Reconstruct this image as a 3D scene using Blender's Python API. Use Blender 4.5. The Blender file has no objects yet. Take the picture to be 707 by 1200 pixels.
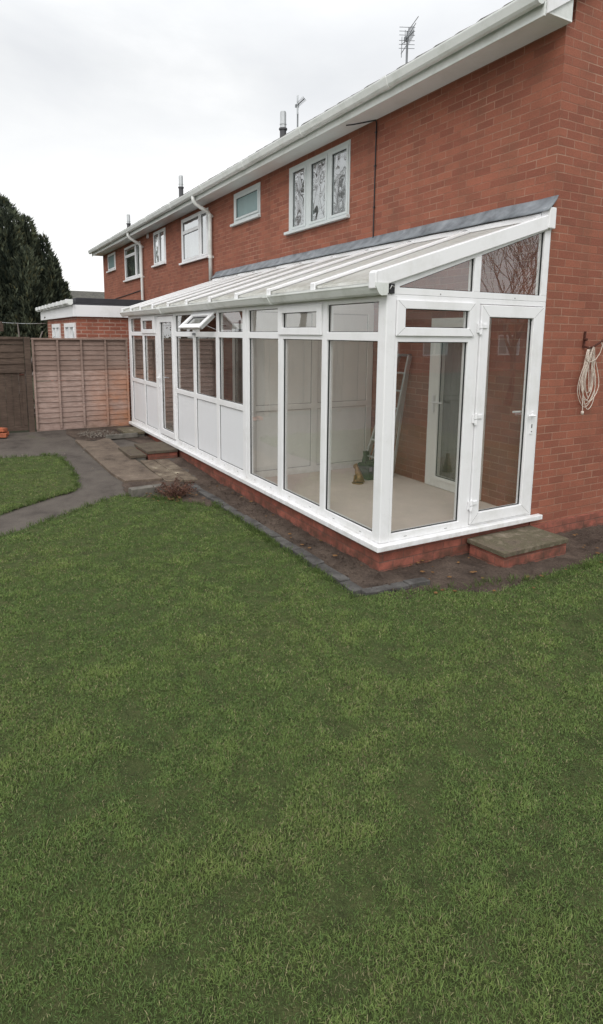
import bpy, bmesh, math, random
import numpy as np
from mathutils import Vector, Matrix, noise
random.seed(7)
rng = np.random.default_rng(7)
scn = bpy.context.scene
col = scn.collection
R = math.radians

# ------------------------------------------------------------------ materials
def nmat(name):
    m = bpy.data.materials.new(name); m.use_nodes = True
    nt = m.node_tree
    for n in list(nt.nodes): nt.nodes.remove(n)
    out = nt.nodes.new('ShaderNodeOutputMaterial')
    return m, nt, out

class NT:
    """tiny node helper"""
    def __init__(s, nt): s.nt = nt
    def n(s, t, **kw):
        x = s.nt.nodes.new('ShaderNode' + t)
        for k, v in kw.items():
            if k.startswith('i_'):
                x.inputs[k[2:].replace('_', ' ')].default_value = v
            else: setattr(x, k, v)
        return x
    def l(s, a, b): s.nt.links.new(a, b)
    def noise(s, vec, scale, detail=4, rough=.55, dist=0):
        x = s.n('TexNoise'); x.inputs['Scale'].default_value = scale; x.inputs['Detail'].default_value = detail
        x.inputs['Roughness'].default_value = rough; x.inputs['Distortion'].default_value = dist
        if vec is not None: s.l(vec, x.inputs['Vector'])
        return x.outputs['Fac']
    def ramp(s, fac, stops):
        x = s.n('ValToRGB'); r = x.color_ramp
        while len(r.elements) < len(stops): r.elements.new(.5)
        for e, (p, c) in zip(r.elements, stops):
            e.position = p; e.color = (*c, 1) if len(c) == 3 else c
        s.l(fac, x.inputs['Fac']); return x.outputs['Color']
    def rampf(s, fac, a, b, lo=0., hi=1.):
        x = s.n('MapRange'); x.inputs[1].default_value = a; x.inputs[2].default_value = b
        x.inputs[3].default_value = lo; x.inputs[4].default_value = hi
        s.l(fac, x.inputs[0]); return x.outputs[0]
    def mix(s, fac, a, b, mode='MIX'):
        x = s.n('Mix', data_type='RGBA', blend_type=mode)
        for i, v in ((0, fac), (6, a), (7, b)):
            if hasattr(v, 'links') or hasattr(v, 'is_output'): s.l(v, x.inputs[i])
            else: x.inputs[i].default_value = v if i == 0 else (*v, 1) if len(v) == 3 else v
        return x.outputs[2]
    def math(s, op, a, b=None):
        x = s.n('Math', operation=op)
        for i, v in ((0, a), (1, b)):
            if v is None: continue
            if hasattr(v, 'is_output'): s.l(v, x.inputs[i])
            else: x.inputs[i].default_value = v
        return x.outputs[0]
    def bump(s, h, strength=.3, dist=.01, nrm=None):
        x = s.n('Bump'); x.inputs['Strength'].default_value = strength; x.inputs['Distance'].default_value = dist
        s.l(h, x.inputs['Height'])
        if nrm is not None: s.l(nrm, x.inputs['Normal'])
        return x.outputs['Normal']
    def obj(s): return s.n('TexCoord').outputs['Object']
    def pos(s): return s.n('NewGeometry').outputs['Position']
    def uv(s): return s.n('TexCoord').outputs['UV']
    def bsdf(s, out, colr, rough=.6, nrm=None, spec=.4, metal=0):
        b = s.n('BsdfPrincipled')
        if hasattr(colr, 'is_output'): s.l(colr, b.inputs['Base Color'])
        else: b.inputs['Base Color'].default_value = (*colr, 1)
        if hasattr(rough, 'is_output'): s.l(rough, b.inputs['Roughness'])
        else: b.inputs['Roughness'].default_value = rough
        b.inputs['Specular IOR Level'].default_value = spec; b.inputs['Metallic'].default_value = metal
        if nrm is not None: s.l(nrm, b.inputs['Normal'])
        s.l(b.outputs[0], out.inputs[0]); return b

M = {}
def mat_brick(name, c1, c2, mortar, mscale=.007, dark=.5, bias=0.0, moss=False):
    m, nt, out = nmat(name); t = NT(nt)
    uv = t.uv()
    # slight wobble so the courses are not ruler-straight
    nz = t.n('TexNoise'); nz.inputs['Scale'].default_value = 3.0; nz.inputs['Detail'].default_value = 3; t.l(uv, nz.inputs['Vector'])
    va = t.n('VectorMath', operation='SUBTRACT'); t.l(nz.outputs['Color'], va.inputs[0]); va.inputs[1].default_value = (.5, .5, .5)
    vs = t.n('VectorMath', operation='SCALE'); t.l(va.outputs[0], vs.inputs[0]); vs.inputs['Scale'].default_value = .010
    ad = t.n('VectorMath', operation='ADD'); t.l(uv, ad.inputs[0]); t.l(vs.outputs[0], ad.inputs[1])
    br = t.n('TexBrick'); t.l(ad.outputs[0], br.inputs['Vector'])
    br.offset = .5
    br.inputs['Scale'].default_value = 1; br.inputs['Brick Width'].default_value = .225; br.inputs['Row Height'].default_value = .075
    br.inputs['Mortar Size'].default_value = mscale; br.inputs['Mortar Smooth'].default_value = .4; br.inputs['Bias'].default_value = bias
    br.inputs['Color1'].default_value = (*c1, 1); br.inputs['Color2'].default_value = (*c2, 1); br.inputs['Mortar'].default_value = (*mortar, 1)
    # patchy mortar visibility: many joints are recessed and dirty, some stay pale
    pm = t.rampf(t.noise(uv, 1.3, 5, .7), .40, .62)
    dirtm = t.mix(t.math('MULTIPLY', br.outputs['Fac'], t.math('MULTIPLY', t.math('SUBTRACT', 1.0, pm), .8)), br.outputs['Color'], tuple(.72*x for x in c1))
    fine = t.noise(uv, 60, 4, .7)
    c = t.mix(.35, dirtm, t.ramp(fine, [(.25, (.25, .25, .25)), (.75, (.8, .8, .8))]), 'OVERLAY')
    big = t.noise(uv, .8, 5, .6)
    c = t.mix(dark, c, t.ramp(big, [(.3, (.40, .39, .39)), (.7, (.60, .58, .57))]), 'OVERLAY')
    # here and there a darker, browner brick row or patch
    med = t.n('Mapping'); med.inputs['Scale'].default_value = (1.4, 4.5, 1); t.l(uv, med.inputs['Vector'])
    c = t.mix(t.rampf(t.noise(med.outputs[0], 1.6, 3, .6), .5, .75, 0, .45), c, (.165, .072, .048))
    # slightly brown weathered streaks
    st = t.n('Mapping'); st.inputs['Scale'].default_value = (2.2, .25, 1); t.l(uv, st.inputs['Vector'])
    streak = t.rampf(t.noise(st.outputs[0], 2.0, 4, .6), .45, .75, 0, .35)
    c = t.mix(streak, c, (.16, .085, .055))
    if moss:
        p = t.n('SeparateXYZ'); t.l(t.pos(), p.inputs[0])
        low = t.rampf(p.outputs['Z'], .02, .26, .75, 0)
        low = t.math('MULTIPLY', low, t.rampf(t.noise(uv, 7, 4), .35, .6))
        c = t.mix(low, c, (.055, .042, .03))
    h = t.math('ADD', t.math('MULTIPLY', t.math('SUBTRACT', 1.0, br.outputs['Fac']), 1.0), t.math('MULTIPLY', fine, .5))
    t.bsdf(out, c, .85, t.bump(h, .45, .006), .25)
    M[name] = m
mat_brick('brick', (.300, .110, .070), (.215, .076, .051), (.38, .23, .165), mscale=.0055, bias=-.1)
mat_brick('brick_plinth', (.37, .122, .088), (.27, .084, .06), (.20, .105, .085), moss=True, mscale=.007)
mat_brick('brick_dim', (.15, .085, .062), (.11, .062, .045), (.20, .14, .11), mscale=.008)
mat_brick('brick_garage', (.33, .115, .075), (.25, .082, .055), (.50, .37, .30), mscale=.012, dark=.3)

def mat_simple(name, c, rough=.5, spec=.4, metal=0, var=.15, vscale=4, bump=.0, bscale=40, c2=None):
    m, nt, out = nmat(name); t = NT(nt); o = t.obj()
    a = tuple(max(0, x*(1-var)) for x in c); b = c2 or tuple(min(1, x*(1+var)) for x in c)
    cc = t.ramp(t.noise(o, vscale, 5, .6), [(.3, a), (.7, b)])
    nrm = t.bump(t.noise(o, bscale, 4), bump, .01) if bump else None
    t.bsdf(out, cc, rough, nrm, spec, metal); M[name] = m
def mat_upvc(name, c, dirt=(.42, .42, .36), amt=.35):
    m, nt, out = nmat(name); t = NT(nt); o = t.obj()
    d = t.rampf(t.noise(o, 2.3, 6, .7), .50, .80, 0, amt)
    cc = t.mix(d, c, dirt)
    sp = t.rampf(t.noise(o, 55, 3, .8), .66, .74, 0, .35)
    cc = t.mix(sp, cc, (.28, .28, .22))
    ps = t.n('SeparateXYZ'); t.l(t.pos(), ps.inputs[0])
    lowg = t.math('MULTIPLY', t.rampf(ps.outputs['Z'], .36, .22, 0, .38), t.rampf(t.noise(t.pos(), 13, 6, .7), .40, .72))
    cc = t.mix(lowg, cc, (.36, .34, .27))
    sm_ = t.n('Mapping'); sm_.inputs['Scale'].default_value = (14, 14, .7); t.l(t.pos(), sm_.inputs[0])
    run = t.rampf(t.noise(sm_.outputs[0], 1.2, 5, .6), .56, .85, 0, .13)
    cc = t.mix(run, cc, (.46, .45, .38))
    t.bsdf(out, cc, t.rampf(t.noise(o, 9, 4), .3, .7, .28, .45), None, .45); M[name] = m
mat_upvc('upvc', (.80, .80, .81))
mat_upvc('upvc_grey', (.56, .60, .60), amt=.25)
mat_upvc('upvc_gutter', (.73, .75, .73), dirt=(.30, .32, .26), amt=.6)
mat_upvc('upvc_soffit', (.80, .82, .81), amt=.25)
mat_upvc('upvc_panel', (.74, .75, .77), amt=.12)
mat_upvc('upvc_inner', (.82, .82, .80), amt=.06)
mat_simple('rubber', (.018, .018, .018), .6)
mat_simple('lead', (.17, .19, .215), .55, .5, var=.45, vscale=6, bump=.3, bscale=14, c2=(.27, .295, .32))
mat_simple('felt', (.035, .035, .04), .8)
mat_simple('black_plastic', (.02, .02, .022), .5)
mat_simple('aluminium', (.55, .57, .58), .35, .5, .7)
mat_simple('grey_metal', (.22, .23, .24), .45, .5, .5)
mat_simple('flue_metal', (.55, .57, .58), .4, .5, .3)
mat_simple('flue_dark', (.075, .075, .08), .6)
mat_simple('chrome', (.6, .6, .6), .25, .5, .9)
mat_simple('rust', (.075, .028, .02), .8, .2, var=.4, vscale=60)
mat_simple('rope', (.60, .53, .46), .9, .1, var=.2, vscale=80)
mat_simple('brass', (.27, .165, .065), .45, .5, .45, var=.5, vscale=25)
mat_simple('green_plastic', (.035, .062, .032), .5, .4, var=.2)
mat_simple('carpet', (.68, .585, .53), .9, .1, var=.06, vscale=3, bump=.2, bscale=160)
mat_simple('curtain_pale', (.42, .40, .35), .9, .1, var=.15)
mat_simple('weld_grey', (.22, .22, .21), .6)
mat_simple('bead_shade', (.40, .40, .39), .6)  # grey imitates the shadow lines round the partition panels
mat_simple('unlit_room', (.085, .08, .065), .9, .1, var=.4, vscale=2)  # dark tone stands in for the unlit room behind the patio door
mat_simple('curtain_grey', (.55, .58, .59), .9, .1, var=.2, vscale=2)
mat_simple('frosted_teal', (.22, .31, .30), .7, .3, var=.15, vscale=3)
mat_simple('concrete_kerb', (.135, .125, .108), .9, .2, var=.35, vscale=9, bump=.4, bscale=50)
mat_simple('terracotta', (.36, .115, .06), .85, .2, var=.3, vscale=7, bump=.3)
mat_simple('bark', (.085, .07, .055), .9, .2, var=.4, vscale=8, bump=.5, bscale=20)
mat_simple('twig', (.19, .165, .15), .9, .2, var=.3, vscale=3)
mat_simple('dead_twig', (.15, .075, .055), .9, .2, var=.4, vscale=20)
mat_simple('leaf_brown', (.16, .085, .035), .8, .2, var=.5, vscale=30)
mat_simple('stone_bit', (.15, .13, .11), .9, .2, var=.4, vscale=30)
mat_simple('render_pale', (.45, .42, .37), .9, .2)
mat_simple('dark_room', (.03, .03, .03), .9, .1)

def mat_tile():
    m, nt, out = nmat('tile'); t = NT(nt); o = t.obj()
    c = t.ramp(t.noise(o, 5, 6, .7), [(.3, (.06, .06, .055)), (.55, (.10, .095, .085)), (.75, (.14, .15, .10))])
    t.bsdf(out, c, .9, t.bump(t.noise(o, 30, 4), .4, .01), .2); M['tile'] = m
mat_tile()

def mat_glass(name, tint, k=1.75, base=.045, wob=0., wscale=5., rough=0.0):
    m, nt, out = nmat(name); t = NT(nt)
    tr = t.n('BsdfTransparent'); tr.inputs[0].default_value = (*tint, 1)
    gl = t.n('BsdfGlossy'); gl.inputs['Roughness'].default_value = rough; gl.inputs[0].default_value = (.93, .95, .96, 1)
    lw = t.n('LayerWeight'); lw.inputs['Blend'].default_value = .5
    f = t.n('Math', operation='MULTIPLY', use_clamp=True); 
    f2 = t.math('ADD', t.math('MULTIPLY', t.math('POWER', lw.outputs['Facing'], 3.0), 1-base), base)
    t.l(f2, f.inputs[0]); f.inputs[1].default_value = k
    if wob:
        nz = t.noise(t.obj(), wscale, 1, .4)
        nrm = t.bump(nz, wob, .02); t.l(nrm, gl.inputs['Normal'])
    mx = t.n('MixShader'); t.l(f.outputs[0], mx.inputs[0]); t.l(tr.outputs[0], mx.inputs[1]); t.l(gl.outputs[0], mx.inputs[2])
    # faint patchy diffuse film
    df = t.n('BsdfDiffuse'); df.inputs[0].default_value = (.5, .5, .48, 1)
    mx2 = t.n('MixShader')
    t.l(t.rampf(t.noise(t.obj(), 3.0, 5, .7), .35, .75, .02, .07), mx2.inputs[0]); t.l(mx.outputs[0], mx2.inputs[1]); t.l(df.outputs[0], mx2.inputs[2])
    t.l(mx2.outputs[0], out.inputs[0]); M[name] = m
mat_glass('glass', (.875, .88, .86), k=1.0, base=.15, wob=.02, wscale=2.5)
mat_glass('glass_house', (.72, .76, .76), k=1.5, base=.21, wob=.30, wscale=2.6)
mat_simple('frosted_pane', (.17, .26, .26), .32, .6, var=.12, vscale=3)

def mat_roofsheet():
    m, nt, out = nmat('roof_sheet'); t = NT(nt); o = t.pos()
    sp = t.n('SeparateXYZ'); t.l(o, sp.inputs[0])
    low = t.rampf(sp.outputs['Y'], -1.92, -1.60, 1, 0)
    nz = t.noise(o, 9, 6, .75)
    dirt = t.math('MULTIPLY', low, t.rampf(nz, .36, .60, 0, .9))
    st = t.n('Mapping'); st.inputs['Scale'].default_value = (9, .8, 1); t.l(o, st.inputs['Vector'])
    streak = t.rampf(t.noise(st.outputs[0], 1.5, 5, .65), .40, .72, 0, .7)
    c = t.mix(streak, (.74, .74, .725), (.46, .45, .38))
    c = t.mix(dirt, c, (.20, .18, .13))
    d = t.n('BsdfDiffuse'); t.l(c, d.inputs[0])
    tl = t.n('BsdfTranslucent'); tl.inputs[0].default_value = (.97, .97, .95, 1)
    g = t.n('BsdfGlossy'); g.inputs['Roughness'].default_value = .18
    mx = t.n('MixShader'); mx.inputs[0].default_value = .66; t.l(d.outputs[0], mx.inputs[1]); t.l(tl.outputs[0], mx.inputs[2])
    mx2 = t.n('MixShader'); mx2.inputs[0].default_value = .07; t.l(mx.outputs[0], mx2.inputs[1]); t.l(g.outputs[0], mx2.inputs[2])
    t.l(mx2.outputs[0], out.inputs[0]); M['roof_sheet'] = m
mat_roofsheet()

def mat_ground(name, stops, scale, fine, bump=.5, rough=.95, bdist=.02, spots=None, spec=.2):
    m, nt, out = nmat(name); t = NT(nt); o = t.pos()
    c = t.ramp(t.noise(o, scale, 7, .65), stops)
    f = t.noise(o, fine, 5, .7)
    c = t.mix(.6, c, t.ramp(f, [(.25, (.2, .2, .2)), (.75, (.8, .8, .8))]), 'OVERLAY')
    if spots:
        v = t.n('TexVoronoi'); v.inputs['Scale'].default_value = spots[0]; t.l(o, v.inputs['Vector'])
        c = t.mix(t.rampf(v.outputs['Distance'], spots[1], spots[1]*.6, 0, .8), c, spots[2])
    t.bsdf(out, c, rough, t.bump(f, bump, bdist), spec); M[name] = m
mat_ground('soil', [(.3, (.045, .033, .027)), (.5, (.092, .068, .054)), (.7, (.140, .105, .083))], 3.2, 55, .9, bdist=.03, spots=(26, .10, (.16, .13, .10)))
mat_ground('ground', [(.3, (.04, .045, .025)), (.7, (.06, .065, .035))], 1.5, 40)
mat_ground('asphalt', [(.3, (.050, .042, .036)), (.45, (.085, .072, .062)), (.6, (.105, .090, .077)), (.72, (.080, .080, .048))], 2.6, 110, .6, .8, .008, spots=(38, .09, (.20, .18, .15)))
mat_ground('concrete', [(.28, (.055, .042, .033)), (.42, (.115, .088, .068)), (.6, (.155, .120, .093)), (.75, (.24, .195, .15))], 4., 90, .35, .9, .006)
mat_ground('flag', [(.3, (.06, .045, .034)), (.48, (.13, .10, .075)), (.62, (.19, .155, .115)), (.74, (.36, .31, .23))], 6., 70, .4, .9, .008)
mat_ground('slab_dark', [(.3, (.060, .047, .036)), (.5, (.105, .083, .063)), (.72, (.100, .088, .058))], 9.0, 80, .4, .9, .006)
mat_ground('slab_moss', [(.27, (.05, .042, .032)), (.42, (.135, .108, .080)), (.52, (.10, .088, .056)), (.62, (.17, .142, .105)), (.76, (.28, .24, .18))], 5.5, 90, .5, .9, .008)
mat_ground('paver', [(.28, (.038, .034, .032)), (.5, (.080, .076, .072)), (.64, (.115, .11, .105)), (.76, (.055, .06, .035))], 7.0, 90, .4, .9, .006)
mat_ground('lawn', [(.30, (.050, .058, .022)), (.5, (.085, .108, .036)), (.72, (.125, .130, .052))], 9., 120, 1., .95, .03)

def mat_fence(name, stops, stain=True, dark=1.0):
    m, nt, out = nmat(name); t = NT(nt); o = t.pos()
    mp = t.n('Mapping'); mp.inputs['Scale'].default_value = (1, 1.2, 16); t.l(o, mp.inputs['Vector'])
    g = t.noise(mp.outputs[0], 6, 6, .65)
    c = t.ramp(g, stops)
    blot = t.noise(o, 2.6, 6, .7)
    c = t.mix(.45, c, t.ramp(blot, [(.3, (.2, .2, .2)), (.7, (.75, .75, .75))]), 'OVERLAY')
    if stain:
        sp = t.n('SeparateXYZ'); t.l(o, sp.inputs[0])
        a = t.rampf(sp.outputs['Y'], -2.75, -2.1, 0, 1); b = t.rampf(sp.outputs['Z'], 1.45, .95, 0, 1)
        ng = t.rampf(t.noise(o, 3.0, 5, .6), .25, .60)
        k = t.math('MULTIPLY', t.math('MULTIPLY', a, b), t.math('MULTIPLY', ng, .8))
        c = t.mix(k, c, (.42, .185, .095))
        up = t.rampf(sp.outputs['Z'], 1.255, 1.275, 0, .55)
        c = t.mix(up, c, (.165, .115, .092))
        dn = t.math('MULTIPLY', t.rampf(sp.outputs['Z'], .55, .2, 0, 1), t.rampf(blot, .4, .6))
        c = t.mix(t.math('MULTIPLY', dn, .5), c, (.11, .085, .06))
    t.bsdf(out, c, .9, t.bump(g, .35, .006), .15); M[name] = m
mat_fence('fence_wood', [(.25, (.19, .125, .102)), (.42, (.30, .208, .175)), (.58, (.38, .280, .242)), (.75, (.50, .395, .35))])
mat_fence('fence_dark', [(.25, (.050, .035, .027)), (.5, (.098, .070, .055)), (.75, (.150, .110, .088))], False)
mat_fence('fence_mid', [(.25, (.10, .07, .05)), (.5, (.18, .125, .09)), (.75, (.26, .19, .14))], False)

def mat_vcol(name, rough=.7, trans=.25, spec=.25):
    m, nt, out = nmat(name); t = NT(nt)
    a = t.n('VertexColor', layer_name='Col')
    p = t.n('BsdfPrincipled'); t.l(a.outputs[0], p.inputs['Base Color']); p.inputs['Roughness'].default_value = rough
    p.inputs['Specular IOR Level'].default_value = spec
    tl = t.n('BsdfTranslucent'); t.l(a.outputs[0], tl.inputs[0])
    mx = t.n('MixShader'); mx.inputs[0].default_value = trans; t.l(p.outputs[0], mx.inputs[1]); t.l(tl.outputs[0], mx.inputs[2])
    t.l(mx.outputs[0], out.inputs[0]); M[name] = m
mat_vcol('grass', .7, .22, .2)
mat_vcol('needles', .8, .12, .1)

# ------------------------------------------------------------------ builders
ORG = {}
def empty(name, loc, label=None, cat=None, group=None):
    o = bpy.data.objects.new(name, None); col.objects.link(o); o.location = loc; o.empty_display_size = .2
    ORG[o.name] = Vector(loc); tag(o, label, cat, group); return o
def tag(o, label=None, cat=None, group=None, kind=None):
    if label: o['label'] = label
    if cat: o['category'] = cat
    if group: o['group'] = group
    if kind: o['kind'] = kind
    return o

class MB:
    def __init__(s): s.bm = bmesh.new()
    def quad(s, pts):
        return s.bm.faces.new([s.bm.verts.new(p) for p in pts])
    def box(s, x0, x1, y0, y1, z0, z1):
        x0, x1 = sorted((x0, x1)); y0, y1 = sorted((y0, y1)); z0, z1 = sorted((z0, z1))
        s.hexa([(x0,y0,z0),(x1,y0,z0),(x1,y1,z0),(x0,y1,z0),(x0,y0,z1),(x1,y0,z1),(x1,y1,z1),(x0,y1,z1)]); return s
    def hexa(s, p):
        v = [s.bm.verts.new(q) for q in p]
        for f in ((3,2,1,0),(4,5,6,7),(0,1,5,4),(1,2,6,5),(2,3,7,6),(3,0,4,7)):
            s.bm.faces.new([v[i] for i in f])
        return s
    def prism(s, poly, fn, w0, w1):
        """poly of (u,v); fn(u,v,w)->xyz"""
        a = [s.bm.verts.new(fn(u, v, w0)) for u, v in poly]; b = [s.bm.verts.new(fn(u, v, w1)) for u, v in poly]
        n = len(poly)
        s.bm.faces.new(a[::-1]); s.bm.faces.new(b)
        for i in range(n): s.bm.faces.new([a[i], a[(i+1) % n], b[(i+1) % n], b[i]])
        return s
    def bar(s, p, q, w, h, up=(0,0,1)):
        """rectangular bar from p to q, width w sideways, height h along up"""
        p = Vector(p); q = Vector(q); d = (q-p).normalized(); u = Vector(up); sd = d.cross(u).normalized(); u = sd.cross(d)
        c = []
        for e in (p, q):
            for a, b in ((-1,-1),(1,-1),(1,1),(-1,1)): c.append(e + sd*a*w/2 + u*b*h/2)
        s.hexa(c); return s
    def tube(s, pts, r, n=8, cap=True, close=False):
        pts = [Vector(p) for p in pts]; rs = r if isinstance(r, (list, tuple)) else [r]*len(pts)
        rings = []; N = len(pts); prev = None
        for i, p in enumerate(pts):
            if close: d = (pts[(i+1) % N]-pts[i-1])
            else: d = pts[min(i+1, N-1)]-pts[max(i-1, 0)]
            d = d.normalized() if d.length > 1e-9 else Vector((0,0,1))
            if prev is None:
                a = d.cross(Vector((0,0,1)) if abs(d.z) < .9 else Vector((1,0,0))).normalized()
            else:
                a = (prev - d*prev.dot(d)); a = a.normalized() if a.length > 1e-6 else d.orthogonal().normalized()
            prev = a; b = d.cross(a)
            rings.append([s.bm.verts.new(p + a*math.cos(2*math.pi*k/n)*rs[i] + b*math.sin(2*math.pi*k/n)*rs[i]) for k in range(n)])
        m = N if close else N-1
        for i in range(m):
            A = rings[i]; B = rings[(i+1) % N]
            for k in range(n): s.bm.faces.new([A[k], A[(k+1) % n], B[(k+1) % n], B[k]])
        if cap and not close:
            s.bm.faces.new(rings[0][::-1]); s.bm.faces.new(rings[-1])
        return s
    def plate(s, fn, u0, u1, v0, v1, holes, w0, w1):
        """slab in the (u,v) plane between w0 and w1, with rectangular holes"""
        us = sorted(set([round(x, 5) for x in [u0, u1] + [h[0] for h in holes] + [h[1] for h in holes] if u0-1e-6 <= x <= u1+1e-6]))
        vs = sorted(set([round(x, 5) for x in [v0, v1] + [h[2] for h in holes] + [h[3] for h in holes] if v0-1e-6 <= x <= v1+1e-6]))
        def solid(i, j):
            if i < 0 or j < 0 or i >= len(us)-1 or j >= len(vs)-1: return False
            cu = (us[i]+us[i+1])/2; cv = (vs[j]+vs[j+1])/2
            return not any(h[0] < cu < h[1] and h[2] < cv < h[3] for h in holes)
        V = {}
        def v(i, j, w):
            k = (i, j, w)
            if k not in V: V[k] = s.bm.verts.new(fn(us[i], vs[j], w1 if w else w0))
            return V[k]
        for i in range(len(us)-1):
            for j in range(len(vs)-1):
                if not solid(i, j): continue
                s.bm.faces.new([v(i,j,0), v(i+1,j,0), v(i+1,j+1,0), v(i,j+1,0)][::-1])
                s.bm.faces.new([v(i,j,1), v(i+1,j,1), v(i+1,j+1,1), v(i,j+1,1)])
                for di, dj, a, b in ((-1,0,(i,j),(i,j+1)), (1,0,(i+1,j+1),(i+1,j)), (0,-1,(i+1,j),(i,j)), (0,1,(i,j+1),(i+1,j+1))):
                    if not solid(i+di, j+dj):
                        s.bm.faces.new([v(*a,0), v(*b,0), v(*b,1), v(*a,1)])
        return s
    def build(s, name, mat, parent=None, bevel=0, smooth=False, recalc=True):
        bm = s.bm
        if recalc: bmesh.ops.recalc_face_normals(bm, faces=bm.faces)
        uvl = bm.loops.layers.uv.new('UVMap')
        for f in bm.faces:
            n = f.normal; ax = max(range(3), key=lambda k: abs(n[k]))
            for lp in f.loops:
                c = lp.vert.co
                lp[uvl].uv = (c.y, c.z) if ax == 0 else (c.x, c.z) if ax == 1 else (c.x, c.y)
            f.smooth = smooth
        org = Vector((0,0,0)); root = parent
        while root is not None and root.parent is not None: root = root.parent
        if root is not None: org = ORG.get(root.name, Vector((0,0,0)))
        for v_ in bm.verts: v_.co -= org
        me = bpy.data.meshes.new(name); bm.to_mesh(me); bm.free()
        me.materials.append(M[mat] if isinstance(mat, str) else mat)
        o = bpy.data.objects.new(name, me); col.objects.link(o)
        if parent is not None: o.parent = parent
        if bevel:
            b = o.modifiers.new('bevel', 'BEVEL'); b.width = bevel; b.segments = 2; b.limit_method = 'ANGLE'; b.angle_limit = R(40)
        return o
FY = lambda u, v, w: (u, w, v)     # u=x v=z w=y
FX = lambda u, v, w: (w, u, v)     # u=y v=z w=x
FZ = lambda u, v, w: (u, v, w)

def hz(x):                          # the garden rises a little towards the far fence
    return .17*min(1., max(0., (-3.6-x)/4.6))

# ------------------------------------------------------------------ camera (calibrated from the photograph)
yaw, pitch, roll, f = 2.6247, -.1619, .0101, 714.4388
d = Vector((math.cos(yaw)*math.cos(pitch), math.sin(yaw)*math.cos(pitch), math.sin(pitch)))
r = d.cross(Vector((0,0,1))).normalized(); u = r.cross(d)
r2 = r*math.cos(roll)+u*math.sin(roll); u2 = -r*math.sin(roll)+u*math.cos(roll)
cam = bpy.data.cameras.new('camera'); co = bpy.data.objects.new('camera', cam); col.objects.link(co)
mw = Matrix((( r2.x, u2.x, -d.x, 3.9274), (r2.y, u2.y, -d.y, -4.8427), (r2.z, u2.z, -d.z, 1.9722), (0,0,0,1)))
co.matrix_world = mw
cam.sensor_fit = 'HORIZONTAL'; cam.sensor_width = 36; cam.lens = 36*f/707; cam.shift_y = -91/707; cam.clip_end = 2000; cam.clip_start = .05
scn.camera = co

# ------------------------------------------------------------------ world and sun
scn.view_settings.view_transform = 'Standard'; scn.view_settings.look = 'None'; scn.view_settings.exposure = 0
w = bpy.data.worlds.new('World'); scn.world = w; w.use_nodes = True
nt = w.node_tree
for n in list(nt.nodes): nt.nodes.remove(n)
t = NT(nt); out = t.n('OutputWorld')
sky = t.n('TexSky'); sky.sky_type = 'NISHITA'; sky.sun_disc = False; sky.sun_elevation = R(42); sky.sun_rotation = R(230); sky.dust_density = 4; sky.air_density = 1.5
hs = t.n('HueSaturation'); hs.inputs['Saturation'].default_value = .12; t.l(sky.outputs[0], hs.inputs['Color'])
b1 = t.n('Background'); b1.inputs['Strength'].default_value = .05; t.l(hs.outputs[0], b1.inputs[0])
tc = t.n('TexCoord'); sp = t.n('SeparateXYZ'); t.l(tc.outputs['Generated'], sp.inputs[0])
mp = t.n('Mapping'); mp.inputs['Scale'].default_value = (1, 1, 2.6); t.l(tc.outputs['Generated'], mp.inputs[0])
n1 = t.noise(mp.outputs[0], 2.1, 6, .55, .3)
cl = t.ramp(n1, [(.30, (.70, .72, .755)), (.50, (.82, .835, .85)), (.66, (.97, .975, .98))])
elev = t.rampf(sp.outputs['Z'], .05, .34, 1, 0)          # the overcast is whitest low down, towards the horizon
cl = t.mix(elev, cl, (1.15, 1.15, 1.14))
hi = t.rampf(sp.outputs['Z'], .36, .85, .86, 1.75)
b2 = t.n('Background'); t.l(cl, b2.inputs[0]); t.l(hi, b2.inputs[1])
ad = t.n('AddShader'); t.l(b1.outputs[0], ad.inputs[0]); t.l(b2.outputs[0], ad.inputs[1]); t.l(ad.outputs[0], out.inputs[0])
sl = bpy.data.lights.new('sun', 'SUN'); sl.energy = 1.0; sl.angle = R(35); sl.color = (1, .97, .93)
so = bpy.data.objects.new('sun', sl); col.objects.link(so)
az = R(230); el = R(42)             # veiled sun behind the camera's right shoulder
sd = Vector((math.cos(el)*.72, -math.cos(el)*.69, math.sin(el)))
so.rotation_euler = sd.to_track_quat('Z', 'Y').to_euler()
sky.sun_rotation = math.atan2(sd.x, sd.y)

# ------------------------------------------------------------------ ground, path, paving
def ground_poly(name, pts, mat, dz=0., kind='structure', label=None, cat=None, thick=0):
    bm = bmesh.new()
    fc = bm.faces.new([bm.verts.new((x, y, 0)) for x, y in pts])
    bmesh.ops.triangulate(bm, faces=[fc])
    for x in (-3.6, -8.2):
        g = bm.verts[:] + bm.edges[:] + bm.faces[:]
        bmesh.ops.bisect_plane(bm, geom=g, plane_co=(x, 0, 0), plane_no=(1, 0, 0), dist=1e-5)
    for v in bm.verts: v.co.z = hz(v.co.x) + dz
    for fa in bm.faces:
        fa.normal_update()
        if fa.normal.z < 0: fa.normal_flip()
    if thick:
        ex = bmesh.ops.extrude_face_region(bm, geom=bm.faces[:])
        for v in [q for q in ex['geom'] if isinstance(q, bmesh.types.BMVert)]: v.co.z += 0
        for v in bm.verts:
            pass
        up = set(q for q in ex['geom'] if isinstance(q, bmesh.types.BMVert))
        for v in bm.verts:
            if v not in up: v.co.z -= thick
    b = MB(); b.bm.free(); b.bm = bm
    o = b.build(name, mat, None, recalc=bool(thick), bevel=.006 if thick else 0)
    tag(o, label, cat, None, kind); return o

def inside(poly, x, y):
    c = False; n = len(poly)
    for i in range(n):
        x0, y0 = poly[i]; x1, y1 = poly[i-1]
        if (y0 > y) != (y1 > y) and x < (x1-x0)*(y-y0)/(y1-y0)+x0: c = not c
    return c

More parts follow.
